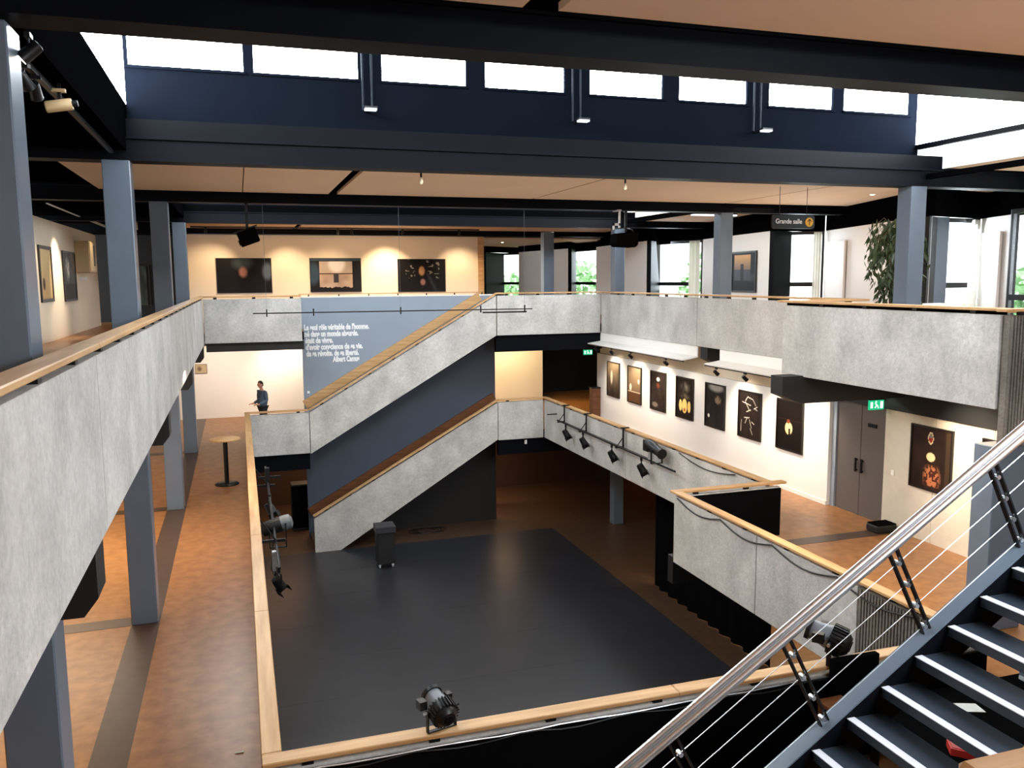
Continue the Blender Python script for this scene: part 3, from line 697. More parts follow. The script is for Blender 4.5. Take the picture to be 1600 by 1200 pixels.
def picture(loc, rotz, w, h, fn, label, fw=.035, group=None, depth=.045, n=64, fm=None):
    """front faces local -y; loc = bottom centre of the back"""
    t = thing('framed_picture', label, 'picture', loc, rotz, group)
    fm = fm or M['frame']
    b = LB(); b.box(-w/2, w/2, -depth, 0, 0, fw); b.box(-w/2, w/2, -depth, 0, h-fw, h); b.box(-w/2, -w/2+fw, -depth, 0, fw, h-fw); b.box(w/2-fw, w/2, -depth, 0, fw, h-fw)
    b.build('frame', fm, t)
    b = LB(); b.box(-w/2+fw, w/2-fw, -depth*.5, 0, fw, h-fw); b.build('backing', M['black'], t)
    iw, ih = w-2*fw, h-2*fw
    paint(fn, iw, ih, max(8, int(n*iw/max(iw, ih))), max(8, int(n*ih/max(iw, ih))), Matrix.Translation((0, -depth*.52, fw)), t)
    return t
rn = random.Random(3)
NZ = [[rn.random() for _ in range(64)] for _ in range(64)]
def nz(u, v, s=8):
    x = u*s; y = v*s; i = int(x); j = int(y); fx = x-i; fy = y-j
    g_ = lambda a, b: NZ[a % 64][b % 64]
    return (g_(i, j)*(1-fx)+g_(i+1, j)*fx)*(1-fy)+(g_(i, j+1)*(1-fx)+g_(i+1, j+1)*fx)*fy
def p_head(u, v):
    c = mix((14, 11, 14), (30, 26, 32), nz(u, v, 9)*.6)
    c = mix(c, (70, 84, 86), blob(u, v, .47, .88, .24, .3)*1.1)
    c = mix(c, (90, 104, 118), 1.4*blob(u, v, .93, .62, .12, .33)*(u > .8))
    c = mix(c, (176, 124, 112), 1.3*blob(u, v, .48, .6, .10, .2))
    return c
def p_room(u, v):
    c = mix((24, 22, 26), (50, 70, 86), blob(u, v, .06, .55, .16, .42)*1.5)
    if .18 < u < .83 and .09 < v < .92:
        c = mix((176, 164, 152), (214, 214, 214), blob(u, v, .52, .85, .2, .35)*1.6)
        if v < .52: c = mix((150, 128, 112), (200, 180, 164), nz(u, v, 7))
        if .52 < v < .56: c = (86, 64, 54)
        if v < .1+.05*nz(u, 0, 24): c = (30, 22, 22)
        if .46 < u < .56 and .27 < v < .52: c = (58, 60, 66)
    elif v > .93: c = (60, 78, 92)
    return c
def p_woman(u, v):
    c = (14, 11, 12)
    if v > .4 and nz(u, v, 22) > .74 and (.15 < u < .36 or .6 < u < .88): c = (120, 118, 112)
    d = abs((u-.6)-(1-v-.4)*.34)
    if u > .55 and v < .7: c = mix(c, (44, 48, 58), 1-d*14)
    c = mix(c, (26, 16, 14), 3*blob(u, v, .5, .68, .12, .26))
    c = mix(c, (196, 154, 112), 1.6*blob(u, v, .5, .64, .08, .18))
    c = mix(c, (150, 110, 108), 1.4*blob(u, v, .52, .29, .07, .13))
    return c
def fr(y): return (12.5, y, .98)
def p1(u, v):
    c = mix((60, 48, 40), (150, 128, 100), v*1.1); c = mix(c, (235, 220, 190), 1.5*blob(u, v, .35, .55, .12, .25)); c = mix(c, (30, 24, 20), (1-v)*.9*nz(u, v, 6)); return c
def p2(u, v):
    c = mix((96, 72, 52), (176, 150, 118), v); c = mix(c, (245, 230, 200), 2*blob(u, v, .2, .42, .1, .12)+2*blob(u, v, .82, .62, .08, .08)); c = mix(c, (90, 60, 40), 1 if v < .3 else 0); return mix(c, (200, 180, 150), 1 if abs(v-.3) < .02 else 0)
def p3(u, v):
    c = mix((30, 22, 20), (56, 46, 42), nz(u, v, 9)); c = mix(c, (240, 225, 200), 3*blob(u, v, .5, .82, .13, .06)); c = mix(c, (110, 60, 44), 1.5*blob(u, v, .5, .65, .14, .09)); return mix(c, (120, 110, 100), 1.6*blob(u, v, .3, .12, .25, .08))
def p4(u, v):
    c = (26, 20, 18)
    c = mix(c, (150, 140, 120), 1.2*nz(u, v, 10)*blob(u, v, .5, .78, .4, .18))
    c = mix(c, (190, 170, 130), .8*nz(u, v, 12)*blob(u, v, .5, .55, .45, .1))
    for cx, w_, h_ in ((.25, .1, .16), (.5, .17, .2), (.78, .1, .16)):
        c = mix(c, (255, 214, 130), 4*blob(u, v, cx, .3, w_, h_))
    return mix(c, (190, 90, 30), 3*blob(u, v, .5, .2, .06, .05))
def p5(u, v):
    c = mix((20, 18, 20), (46, 44, 44), nz(u, v, 7)); c = mix(c, (150, 146, 140), 1.4*blob(u, v, .55, .95, .5, .14))
    c = mix(c, (130, 110, 90), 1.6*blob(u, v, .65, .66, .2, .12)*nz(u, v, 18)*1.6); return mix(c, (230, 225, 215), 3*blob(u, v, .17, .24, .06, .05))
def seg(u, v, a, b):
    ax, ay = a; bx, by = b; dx, dy = bx-ax, by-ay; t = max(0, min(1, ((u-ax)*dx+(v-ay)*dy)/(dx*dx+dy*dy)))
    return math.hypot(u-ax-t*dx, v-ay-t*dy)
L6 = [((.15, .77), (.55, .72)), ((.3, .77), (.5, .6)), ((.55, .62), (.35, .56)), ((.85, .72), (.7, .66)), ((.85, .64), (.72, .67)), ((.4, .9), (.65, .86)), ((.65, .86), (.78, .74)), ((.4, .9), (.3, .8)), ((.25, .42), (.5, .44)), ((.4, .44), (.3, .3)), ((.5, .4), (.6, .22)), ((.6, .36), (.72, .32)), ((.55, .2), (.65, .08)), ((.12, .35), (.1, .1))]
def p6(u, v):
    d = min(seg(u, v, a, b) for a, b in L6); c = mix((30, 22, 20), (44, 34, 30), nz(u, v, 8)); return mix(c, (225, 215, 200), 1.3-d*85)
def p7(u, v):
    c = (18, 13, 11); c = mix(c, (60, 34, 20), .8 if abs(v-.62) < .01 else 0)
    c = mix(c, (255, 215, 150), 4*blob(u, v, .47, .44, .16, .14)); c = mix(c, (120, 60, 40), 3*blob(u, v, .45, .58, .07, .05))
    return mix(c, (20, 12, 10), 1 if abs(u-.5) < .03 and v < .44 else 0)
def p8(u, v):
    c = mix((26, 17, 14), (52, 34, 26), nz(u, v, 5))
    c = mix(c, (66, 52, 36), .6 if u > .86 else 0)
    e = ((u-.48)/.07)**2+((v-.84)/.1)**2
    if e < 1: c = (200, 176, 140) if e > .6 else ((100, 96, 88) if v > .84 else (120, 36, 26))
    c = mix(c, (222, 196, 150), 4*blob(u, v, .5, .53, .12, .08)); 
    if .3 < u < .78 and .05 < v < .4: c = mix(c, (170, 104, 70) if nz(u, v, 26) > .45 else (70, 34, 24), 1.4*blob(u, v, .54, .2, .27, .26))
    return c
def p9(u, v): return mix((40, 22, 16), (90, 52, 34), nz(u, v, 5)*v)
names = [('framed print of a pale figure, farthest on the white display wall', p1), ('framed print of a dim room with lamp, second from the far end', p2),
         ('dark print with a small bright patch on top, third from the far end', p3), ('framed print of glowing arched windows on the white display wall', p4),
         ('framed dark print of a lit face under a pale canopy', p5), ('framed print of thin white broken lines on black', p6), ('framed black print with a glowing pale figure, nearest on the white wall', p7)]
PG = 'framed prints along the right wall of the middle level'
for i, (nm, fn) in enumerate(names):
    yc = 27.08-1.68*i
    picture((12.498, yc, .98), PI/2*-1+0, 1.03, 1.24, fn, nm, group=PG)
picture((12.548, 12.68, 1.03), -PI/2, 1.03, 1.25, p8, 'large dark framed print with a bright round face on the textured wall', group=PG)
picture((12.548, 11.0, 1.03), -PI/2, 1.03, 1.25, p9, 'dark framed print half hidden behind the steel handrail', group=PG)
BG = 'large photographs on the far wall'
picture((.25, 33.5, 4.70), 0, 1.98, 1.30, p_head, 'large dark photograph of a small face, leftmost on the far wall', .02, BG, n=90)
picture((3.63, 33.5, 4.70), 0, 1.96, 1.30, p_room, 'large photograph of a bright room in a dark border, middle of the far wall', .02, BG, n=90)
picture((7.02, 33.5, 4.67), 0, 1.94, 1.30, p_woman, 'large dark photograph of a hooded person, rightmost on the far wall', .02, BG, n=90)
def pl1(u, v): return mix(mix((196, 160, 110), (240, 214, 160), v), (70, 44, 26), 2*blob(u, v, .25, .3, .12, .14)+(.5 if abs(u-.75) < .02 and v < .75 else 0))
def pl2(u, v):
    c = mix((60, 64, 70), (120, 112, 104), nz(u, v, 8)*v*1.3); c = mix(c, (230, 224, 210), 1.3*blob(u, v, .35, .65, .2, .3)*nz(u, v, 14)*1.5); return mix(c, (40, 34, 32), 1 if v < .33 else 0)
picture((-4.75, 24.75, 4.64), PI/2, 1.5, 1.45, pl1, 'pale framed photograph in a thick dark frame on the left wall', .09, 'photographs on the left wall')
picture((-4.75, 28.0, 4.6), PI/2, 1.9, 1.45, pl2, 'grey framed photograph on the left wall nearer the cabinet', .05, 'photographs on the left wall')
def pf(u, v):
    if not (.12 < u < .8 and .28 < v < .95): return mix((16, 16, 18), (52, 56, 64), blob(u, v, .85, .35, .25, .15))
    c = mix((96, 84, 78), (206, 160, 104), (v-.45)*2.2) if v > .55 else (64, 66, 72)
    if abs(u-.45) < .06 and v < .7: c = (18, 16, 16)
    return c
_d = math.atan2(21.7-26.9, 15.02-15.85)
picture((15.27, 23.4, 4.68), _d, 1.9, 1.28, pf, 'small framed picture of a standing silhouette on the slanting facade wall', .05)
def pd(u, v): return mix((40, 44, 40), (90, 96, 88), nz(u, v, 6)) if .1 < u < .9 else (20, 20, 20)
picture((-3.6, 35.88, 4.2), 0, .7, 1.6, pd, 'dim framed poster in the dark corridor behind the left columns', .05)
def ppost(u, v): return mix((190, 170, 140), (110, 90, 70), blob(u, v, .35, .5, .25, .35))
picture((-1.45, 33.5, 1.72), 0, .42, .35, ppost, 'small pale poster on the white end wall beside the column', .012, n=20)

# ================================================================== LAMPS over walls
o = copy_tree(sp0)
FW = 'ceiling spotlights along the far photograph wall'
for i, (x, w_) in enumerate(((-1.0, 0), (.6, 0), (3.6, 1), (4.1, 0), (6.0, 0), (8.2, 0))):
    c = o if i == 0 else copy_tree(sp0)
    place(c, (x, 32.0, 7.02), PI/2, ['first small ceiling spotlight at the left end of the far wall', 'second small ceiling spotlight before the far wall, above the left photograph', 'small ceiling spotlight above the gap left of the middle photograph', 'small ceiling spotlight above the middle photograph', 'small ceiling spotlight above the bright patch of the far wall', 'small ceiling spotlight at the right end of the far wall'][i], FW)
tr = MB().box(-1.5, 9.0, 31.98, 32.03, 7.02, 7.07).build('lighting_track', M['blackmetal']); tag(tr, 'black ceiling lighting track before the far photograph wall', 'lighting track')
for (x, tx, w_) in ((.0, -1.2, 60), (1.6, 1.9, 60), (3.6, 3.3, 40), (5.6, 5.6, 150), (8.4, 8.6, 70)):
    spot('far_wall_spot', (x, 31.9, 6.85), (tx, 33.5, 4.9), w_*3.6, (1, .74, .46), 78, .9)
area('far_bay_glow', (3.5, 30.5, 6.9), (3.5, 32, 5), 8, 1.0, 60, WARM)
# left wall
tl = MB().box(-4.2, -4.15, 22.5, 33, 6.98, 7.04).build('lighting_track', M['nosing']); tag(tl, 'pale lighting track along the left wall', 'lighting track')
for y, w_ in ((23.4, 140), (26.2, 420), (29.6, 60)): spot('left_wall_spot', (-3.7, y, 6.85), (-4.75, y, 5.2), w_, WARM2, 70, .9)
# end wall behind the man
spot('end_wall_spot', (1.7, 32.2, 3.1), (1.8, 33.5, 1.4), 200, WARM2, 110, .8)
area('end_wall_glow', (-.5, 31.0, 3.2), (-.5, 33.2, 1.0), 4, .6, 150, (1, .82, .66))
area('left_gallery_glow', (-4.8, 15, 3.2), (-4.8, 15, 0), 3, 22, 400, (1.0, .64, .30))
area('left_edge_glow', (-1.7, 17, 3.2), (-.5, 17, 0), .6, 20, 620, (1.0, .84, .66))
area('stair_landing_glow', (10, 31.5, 3.1), (10, 33.4, 1.4), 3, .5, 130, (1, .78, .48))
spot('recess_glow', (13.1, 31.5, 3.1), (13.1, 31.5, 0), 200, (1, .65, .2), 80, .9)
spot('textured_wall_spot', (11.0, 11.9, 3.1), (12.6, 11.7, 1.7), 420, WARM2, 72, .95)
area('right_gallery_glow', (10.6, 10.5, 3.15), (10.8, 10.5, 0), 2, 7, 170, (1, .80, .58))
area('basement_glow', (6, 31.2, -.45), (6, 31, -3.6), 8, 1.5, 230, (1, .62, .34))
area('basement_left_glow', (.8, 30.5, -.5), (.8, 30, -3.6), 1.6, 2.0, 22, (1, .55, .3))
area('basement_right_glow', (13.3, 16.5, -.45), (13.0, 16.5, -3.6), 3, 4, 420, (1, .72, .4))
spot('basement_floor_spot', (10.6, 21.9, -.5), (10.6, 21.6, -3.6), 60, (1, .65, .3), 35, .9)
area('top_right_glow', (13.4, 19, 7.0), (13.4, 19, 3.6), 1.2, 10, 40, (1, .9, .78))
# ================================================================== LETTERING
def text(body, size, parent, m, name, ext=.004, off=0.0, sx=1.0, align='LEFT', sp=1.0, shear=0):
    cu = bpy.data.curves.new(name, 'FONT'); cu.body = body; cu.size = size; cu.extrude = ext; cu.offset = off
    cu.align_x = align; cu.space_character = sp; cu.resolution_u = 3
    tmp = bpy.data.objects.new(name, cu); COL.objects.link(tmp)
    dg = bpy.context.evaluated_depsgraph_get()
    me = bpy.data.meshes.new_from_object(tmp.evaluated_get(dg)); bpy.data.objects.remove(tmp)
    me.transform(Matrix.Diagonal((sx, 1, 1, 1)))
    me.materials.clear(); me.materials.append(m)
    o = bpy.data.objects.new(name, me); COL.objects.link(o); o.parent = parent; return o
q = thing('wall_lettering', 'white quotation in bold letters on the slate blue stair wall', 'lettering', (2.0, 28.893, 2.4))
lines = ["Le seul rôle véritable de l'homme,", "né dans un monde absurde,", "était de vivre,", "d'avoir conscience de sa vie,", "de sa révolte, de sa liberté."]
LZ = [3.51, 3.29, 3.07, 2.85, 2.63]
WD = [2.16, 1.78, .92, 1.90, 1.75]
for s, z, w_, k in zip(lines, LZ, WD, range(5)):
    o = text(s, .25, q, M['signwhite'], 'text_line', .003, .015, 1)
    bw = max(v.co.x for v in o.data.vertices)-min(v.co.x for v in o.data.vertices)
    o.data.transform(Matrix.Diagonal((w_/bw, 1, 1, 1)))
    o.location = (.03+.012*k, 0, z-2.4); o.rotation_euler = (PI/2, 0, 0)
o = text("Albert Camus", .25, q, M['signwhite'], 'text_line', .003, .015, 1)
bw = max(v.co.x for v in o.data.vertices)-min(v.co.x for v in o.data.vertices); o.data.transform(Matrix.Diagonal((.9/bw, 1, 1, 1)))
o.location = (.95, 0, 2.42-2.4); o.rotation_euler = (PI/2, 0, 0)
o = MB().box(2.06, 2.14, 28.86, 28.9, 1.38, 1.46).build('light_switch', M['white']); tag(o, 'small white switch at the lower left of the slate blue wall', 'switch')
o = MB().box(7.98, 8.06, 28.86, 28.9, 4.36, 4.44).build('light_switch', M['white']); tag(o, 'small white switch near the top of the upper stair handrail', 'switch')

# hanging direction sign
sg = thing('direction_sign', 'black hanging sign with white lettering and a yellow arrow disc', 'sign', (11.66, 16.0, 6.19))
b = MB(); rr = .06; pts = []
for cx, cz, a0 in ((12.2-rr, 6.49-rr, 0), (11.11+rr, 6.49-rr, 90), (11.11+rr, 6.20+rr, 180), (12.2-rr, 6.20+rr, 270)):
    for k in range(5): a = math.radians(a0+k*22.5); pts.append((cx+rr*math.cos(a), cz+rr*math.sin(a)))
b.prism(pts, 15.98, 16.02, 'y').build('board', M['blackmetal'], sg)
o = text("Grande salle", .145, sg, M['signwhite'], 'text_line', .002, .002, .9); o.location = (11.19-11.66, -.025, 6.31-6.19); o.rotation_euler = (PI/2, 0, 0)
bw = max(v.co.x for v in o.data.vertices); o.data.transform(Matrix.Diagonal((.68/bw, 1, 1, 1)))
T = Matrix.Translation((12.06, 15.977, 6.345)) @ Matrix.Rotation(PI/2, 4, 'X')
MB().lathe([(.1, -.003), (.1, .003)], 24, T).build('yellow_disc', M['yellow'], sg)
b = MB(); b.box(12.052, 12.068, 15.966, 15.972, 6.28, 6.40); b.bar((12.06, 15.969, 6.41), (12.01, 15.969, 6.355), .016, .006, (0, 1, 0)); b.bar((12.06, 15.969, 6.41), (12.11, 15.969, 6.355), .016, .006, (0, 1, 0))
b.build('arrow', M['blackmetal'], sg)
for x in (11.3, 12.0): MB().tube([(x, 16, 6.49), (x, 16, 7.1)], .006, 6).build('suspension_rod', M['blackmetal'], sg)
# exit signs
def exit_sign(x, y, z, w, h, label, rot=0):
    t = thing('exit_sign', label, 'sign', (x, y, z), rot)
    b = LB(); b.box(-w/2, w/2, 0, .04, 0, h); b.build('housing', M['exitgreen'], t)
    b = LB(); b.box(-w/2, w/2, -.005, .05, h, h+.05); b.build('cap', M['blackmetal'], t)
    b = LB(); b.box(-w*.42, -w*.28, -.006, 0, h*.2, h*.8); b.box(w*.25, w*.42, -.006, 0, h*.15, h*.85)      # door leaf and frame
    b.bar((-w*.12, -.003, h*.7), (w*.05, -.003, h*.45), .02, .006, (0, 1, 0)); b.bar((w*.05, -.003, h*.45), (w*.12, -.003, h*.15), .02, .006, (0, 1, 0)); b.bar((w*.0, -.003, h*.5), (-w*.12, -.003, h*.2), .02, .006, (0, 1, 0))
    b.lathe([(.018, -.003), (.018, .003)], 10, Matrix.Translation((-w*.05, -.003, h*.82)) @ Matrix.Rotation(PI/2, 4, 'X')); b.build('running_figure', M['exitwhite'], t)
    b = LB(); b.tube([(0, .02, h+.05), (0, .02, 3.28-z)], .012, 6); b.build('stem', M['blackmetal'], t)
exit_sign(12.32, 13.95, 2.44, .36, .2, 'green exit sign hanging above the grey double door')
exit_sign(11.9, 28.0, 2.42, .34, .18, 'small pale exit sign in the dark recess at the far right landing')

# ================================================================== STEEL STAIR (near right)
st = thing('steel_staircase', 'blue steel staircase with open black treads in the bottom right corner', 'staircase', (3.5, 3.5, .3))
K = range(-9, 6)
y0s, y1s = 2.75, 4.22
tread0 = None
for k in K:
    x = 4.136+.26*k; z = 2.663+.1712*k
    b = MB(); b.box(x, x+.27, y0s, y1s, z-.035, z); b.box(x, x+.02, y0s, y1s, z-.065, z-.035); b.box(x+.25, x+.27, y0s, y1s, z-.06, z-.035)
    tr_ = b.build('tread', M['tread'], st)
    MB().box(x-.008, x+.05, y0s, y1s, z+.0005, z+.006).build('nosing', M['nosing'], tr_, base=st.location)
sx0, sx1 = 1.0, 5.75
def sz(x): return 2.03+.65*(x-3.13)
MB().prism([(sx0, sz(sx0)), (sx1, sz(sx1)), (sx1, sz(sx1)-.32), (sx0, sz(sx0)-.32)], 4.225, 4.25).build('stringer', M['navy'], st)
MB().bar((sx0, 4.29, sz(sx0)), (sx1, 4.29, sz(sx1)), .12, .02).build('stringer_flange', M['steel_blue'], st)
MB().prism([(sx0, sz(sx0)), (sx1, sz(sx1)), (sx1, sz(sx1)-.32), (sx0, sz(sx0)-.32)], 2.70, 2.74).build('stringer', M['navy'], st)
def hz(x): return 2.24+.6376*(x-2.05)
rail_dir = Vector((1, 0, .6376)).normalized(); perp = Vector((-.45, 0, .86)).normalized()
for dz, dn in ((0, 0), (-.045, .0)):
    pass
MB().tube([(1.2, 4.30, hz(1.2)), (6.2, 4.30, hz(6.2))], .025, 16).build('handrail', M['chrome'], st, smooth=True)
MB().tube([(1.2, 4.272, hz(1.2)-.047), (6.2, 4.272, hz(6.2)-.047)], .025, 16).build('handrail', M['chrome'], st, smooth=True)
for xb in (2.72, 3.51, 4.30, 5.09):
    B_ = Vector((xb, 4.30, sz(xb)-.03)); L = .74
    Tt = B_+perp*L
    pp = None
    b = MB()
    for dd in (-.024, .024):
        o_ = rail_dir*dd*1.3
        b.bar(B_+o_, Tt+o_, .035, .012, rail_dir)
    pp = b.build('baluster', M['blackmetal'], st)
    for q_ in range(4):
        c = B_+perp*(L*(.10+.235*q_))
        MB().tube([c+Vector((0, -.022, 0)), c+Vector((0, .022, 0))], .016, 10).build('cable_spacer', M['chrome'], pp, base=st.location)
for q_ in range(4):
    off = perp*(.74*(.10+.235*q_))
    a = Vector((1.2, 4.30, sz(1.2)-.03))+off; b_ = Vector((6.0, 4.30, sz(6.0)-.03))+off
    MB().tube([a, b_], .003, 6).build('cable', M['chrome'], st)
MB().bar((1.2, 2.72, hz(1.2)-.12), (5.8, 2.72, hz(5.8)-.12), .1, .04).build('wood_handrail', M['wood_x'], st)

# ================================================================== items below the stair
tb = thing('table', 'black table below the steel stair holding papers', 'table', (7.3, 6.3, 0))
MB().box(6.0, 8.9, 5.0, 6.80, .69, .73).build('tabletop', M['drape'], tb)
for x in (6.1, 8.8):
    for y in (5.1, 6.7): MB().box(x-.03, x+.03, y-.03, y+.03, 0, .69).build('leg', M['blackmetal'], tb)
o = MB().prism([(6.80, 6.35), (7.06, 6.25), (7.10, 6.42), (6.84, 6.52)], .731, .736, 'z').build('leaflet', M['paper'], bevel=0); tag(o, 'pale green printed leaflet lying below the steel stair', 'leaflet')
t = thing('box', 'red printed card box lying below the lowest visible treads', 'box', (6.3, 5.7, .73))
MB().prism([(6.1, 5.75), (6.5, 5.35), (6.62, 5.47), (6.2, 5.9)], .731, .80, 'z').build('body', M['red'], t)
MB().prism([(6.12, 5.75), (6.5, 5.37), (6.60, 5.47), (6.2, 5.88)], .8005, .806, 'z').build('lid', mat('dark red card lid', (160, 34, 30), .6), t)
for i in range(4):
    o = MB().box(8.0, 8.4, 5.9, 6.7, .731+i*.05, .775+i*.05).build('folded_board', M['nosing'] if i % 2 == 0 else M['steel_blue'], bevel=.004)
    tag(o, ['bottom', 'second', 'third', 'topmost'][i]+' grey board of the stack below the steel stair', 'board', 'grey boards stacked below the stair')
t = thing('stool', 'small brown wooden stool against the black lining beside the steel stair', 'stool', (5.62, 6.7, 0))
MB().box(5.47, 5.77, 6.55, 6.85, .80, .84).build('seat', M['wood_dark'], t)
for x in (5.5, 5.74):
    for y in (6.58, 6.82): MB().box(x-.02, x+.02, y-.02, y+.02, 0, .80).build('leg', M['wood_dark'], t)
MB().box(5.5, 5.74, 6.57, 6.59, .3, .33).build('stretcher', M['wood_dark'], t)

# ================================================================== STAGE LAMPS
def scoop(label, x, y, z, rz, tilt=15):
    """ribbed theatre lamp on a yoke standing on the handrail; z = rail top"""
    t = thing('stage_lamp', label, 'stage lamp', (x, y, z), rz, 'ribbed lamps on the near handrail')
    T = Matrix.Translation((0, 0, .19)) @ Matrix.Rotation(math.radians(tilt), 4, 'X') @ Matrix.Rotation(-PI/2, 4, 'X')   # axis z -> +y
    b = LB(); b.lathe([(.03, -.15), (.07, -.148), (.105, -.11), (.118, -.05), (.118, .0), (.112, .02)], 28, T); b.build('housing', M['blackmetal'], t, smooth=True)
    b = LB()
    for k in range(24):
        a = 2*PI*k/24; b.box(.108, .132, -.006, .006, -.10, .02, T @ Matrix.Rotation(a, 4, 'Z'))
    b.build('cooling_fins', M['steel_blue'] if False else M['blackmetal'], t)
    b = LB(); b.lathe([(.105, .02), (.10, .06), (.085, .13), (.085, .2)], 24, T); b.build('snout', mat('grey lamp snout', (110, 114, 120), .4), t, smooth=True)
    b = LB(); b.lathe([(.088, .18), (.10, .18), (.10, .215), (.08, .215)], 24, T); b.build('lens_ring', M['blackmetal'], t, smooth=True)
    b = LB(); b.lathe([(.045, -.156), (.05, -.15)], 16, T); b.build('back_cap', M['navy'], t)
    b = LB()
    for s in (-1, 1): b.box(s*.14-.006, s*.14+.006, -.02, .02, 0, .205)
    b.box(-.14, .14, -.02, .02, -.0, .012)
    b.build('yoke', M['blackmetal'], t)
    for s in (-1, 1):
        b = LB(); b.tube([(s*.118, 0, .19), (s*.175, 0, .19)], .014, 10); b.build('tilt_knob', M['chrome'] if s < 0 else M['blackmetal'], t)
    LB().box(.09, .14, .05, .12, .22, .28).build('gel_clip', M['blackmetal'], t); LB().box(-.19, -.12, .04, .13, .2, .28).build('junction_box', M['blackmetal'], t)
    return t
scoop('round ribbed black stage lamp standing on the middle of the near oak handrail', 1.58, 7.07, 1.102, .25, 16)
scoop('round ribbed black stage lamp on the near handrail behind the steel stair', 5.84, 7.10, 1.102, .7, 16).scale = (1.25, 1.25, 1.25)
fl = thing('lamp_case', 'flat black box hooked over the near handrail under the right ribbed lamp', 'box', (5.98, 6.95, .62))
MB().box(5.70, 6.28, 6.89, 6.97, .78, 1.20).build('body', M['drape'], fl, bevel=.01)
MB().box(5.9, 6.1, 6.93, 7.1, 1.102, 1.13).build('hook', M['blackmetal'], fl)
MB().box(6.285, 6.30, 6.9, 6.96, .9, 1.05).build('handle', M['blackmetal'], fl)
# lamp bar on the right parapet
lb = thing('lighting_bar', 'black lighting bar hung from brackets on the right parapet of the middle level', 'lighting bar', (9.6, 20.5, .6))
MB().tube([(9.60, 25.1, .62), (9.60, 17.35, .62)], .025, 10).build('pipe', M['blackmetal'], lb)
MB().tube([(9.56, 24.4, .68), (9.56, 18.6, .68)], .01, 8).build('cable', M['blackmetal'], lb)
for y in (24.95, 23.15, 20.57):
    b = MB(); b.box(9.77, 9.80, y-.035, y+.035, .55, 1.12); b.box(9.55, 9.80, y-.03, y+.03, .57, .61); b.bar((9.78, y, .85), (9.6, y, .62), .02, .02)
    b.box(9.72, 9.95, y-.04, y+.04, 1.105, 1.13)
    b.build('bracket', M['blackmetal'], lb)
MB().box(9.45, 9.79, 25.6, 25.65, .72, .75).build('side_arm', M['blackmetal'], lb)
def parcan(scale=1.0):
    r = thing('par_lamp', 'x', 'stage lamp', (0, 0, 0))
    b = LB(); b.lathe([(.03, -.12), (.08, -.11), (.09, -.04), (.10, .10), (.10, .12)], 16, Matrix.Translation((0, 0, -.27)) @ Matrix.Rotation(math.radians(150), 4, 'X')); b.build('can', M['blackmetal'], r, smooth=True)
    b = LB()
    for s in (-1, 1): b.box(s*.11-.005, s*.11+.005, -.015, .015, -.28, -.08)
    b.box(-.11, .11, -.015, .015, -.09, -.08); b.build('yoke', M['blackmetal'], r)
    b = LB(); b.box(-.03, .03, -.03, .03, -.08, .03); b.build('clamp', M['blackmetal'], r)
    b = LB(); Tq = Matrix.Translation((0, 0, -.27)) @ Matrix.Rotation(math.radians(150), 4, 'X')
    b.box(-.10, .10, .09, .10, .12, .24, Tq); b.box(-.10, .10, -.10, -.09, .12, .24, Tq); b.box(.09, .10, -.1, .1, .12, .24, Tq); b.build('barn_door', M['blackmetal'], r)
    return r
pc = parcan(); first = True
for y, l in ((24.35, 'black stage lamp with barn doors, farthest on the lighting bar'), (22.95, 'black stage lamp with barn doors, second from the far end of the bar'), (20.9, 'black stage lamp with barn doors, third from the far end of the bar'), (19.1, 'black stage lamp with barn doors, nearest hanging below the bar')):
    o = pc if first else copy_tree(pc); first = False
    place(o, (9.60, y, .60), PI/2*.7, l, 'stage lamps hanging from the lighting bar')
pr_ = thing('profile_spot', 'large black profile lamp standing on the near end of the lighting bar', 'stage lamp', (9.6, 18.4, .64))
MB().lathe([(.07, -.45), (.13, -.44), (.15, -.2), (.12, -.05), (.12, .25), (.13, .3)], 18, Matrix.Translation((9.55, 18.2, .98)) @ Matrix.Rotation(math.radians(100), 4, 'X')).build('barrel', M['blackmetal'], pr_, smooth=True)
MB().box(9.48, 9.60, 18.55, 18.8, .86, 1.14).build('lamp_house', M['blackmetal'], pr_, bevel=.01)
b = MB(); b.box(9.40, 9.415, 18.15, 18.22, .64, 1.0); b.box(9.69, 9.705, 18.15, 18.22, .64, 1.0); b.box(9.40, 9.70, 18.15, 18.22, .64, .655); b.build('yoke', M['blackmetal'], pr_)
MB().box(9.53, 9.67, 18.55, 18.6, .66, .84).build('clamp', M['chrome'], pr_)
# lamp cluster on the left parapet
lc = thing('lighting_bracket', 'black bracket tree with clamps hung on the left parapet of the middle level', 'lighting bar', (.3, 17, -.3))
for y in (20.0, 15.6):
    b = MB(); b.box(.16, .19, y-.03, y+.03, .35, 1.08); b.box(.16, .62, y-.025, y+.025, .40, .45); b.bar((.18, y, .85), (.45, y, .43), .025, .025); b.build('bracket', M['blackmetal'], lc)
MB().tube([(.45, 21.5, .55), (.45, 14.2, .36)], .025, 10).build('pipe', M['blackmetal'], lc)
b = MB(); b.box(.40, .50, 19.9, 20.05, .45, .85); b.box(.25, .75, 19.95, 20.0, .6, .65); b.build('clamp', M['blackmetal'], lc)
b = MB(); b.tube([(.45, 15.5, .45), (.50, 15.3, .2), (.42, 15.2, 0), (.5, 15.1, -.3)], .015, 8); b.tube([(.4, 15.6, .4), (.35, 15.3, 0), (.45, 15.1, -.25)], .012, 8); b.build('cable', M['blackmetal'], lc)
MB().box(.36, .46, 15.0, 15.1, .05, .4).build('connector', M['chrome'], lc)
l2 = thing('stage_lamp', 'black stage lamp with a pale grey cap on the left parapet bracket', 'stage lamp', (.5, 17.0, .4))
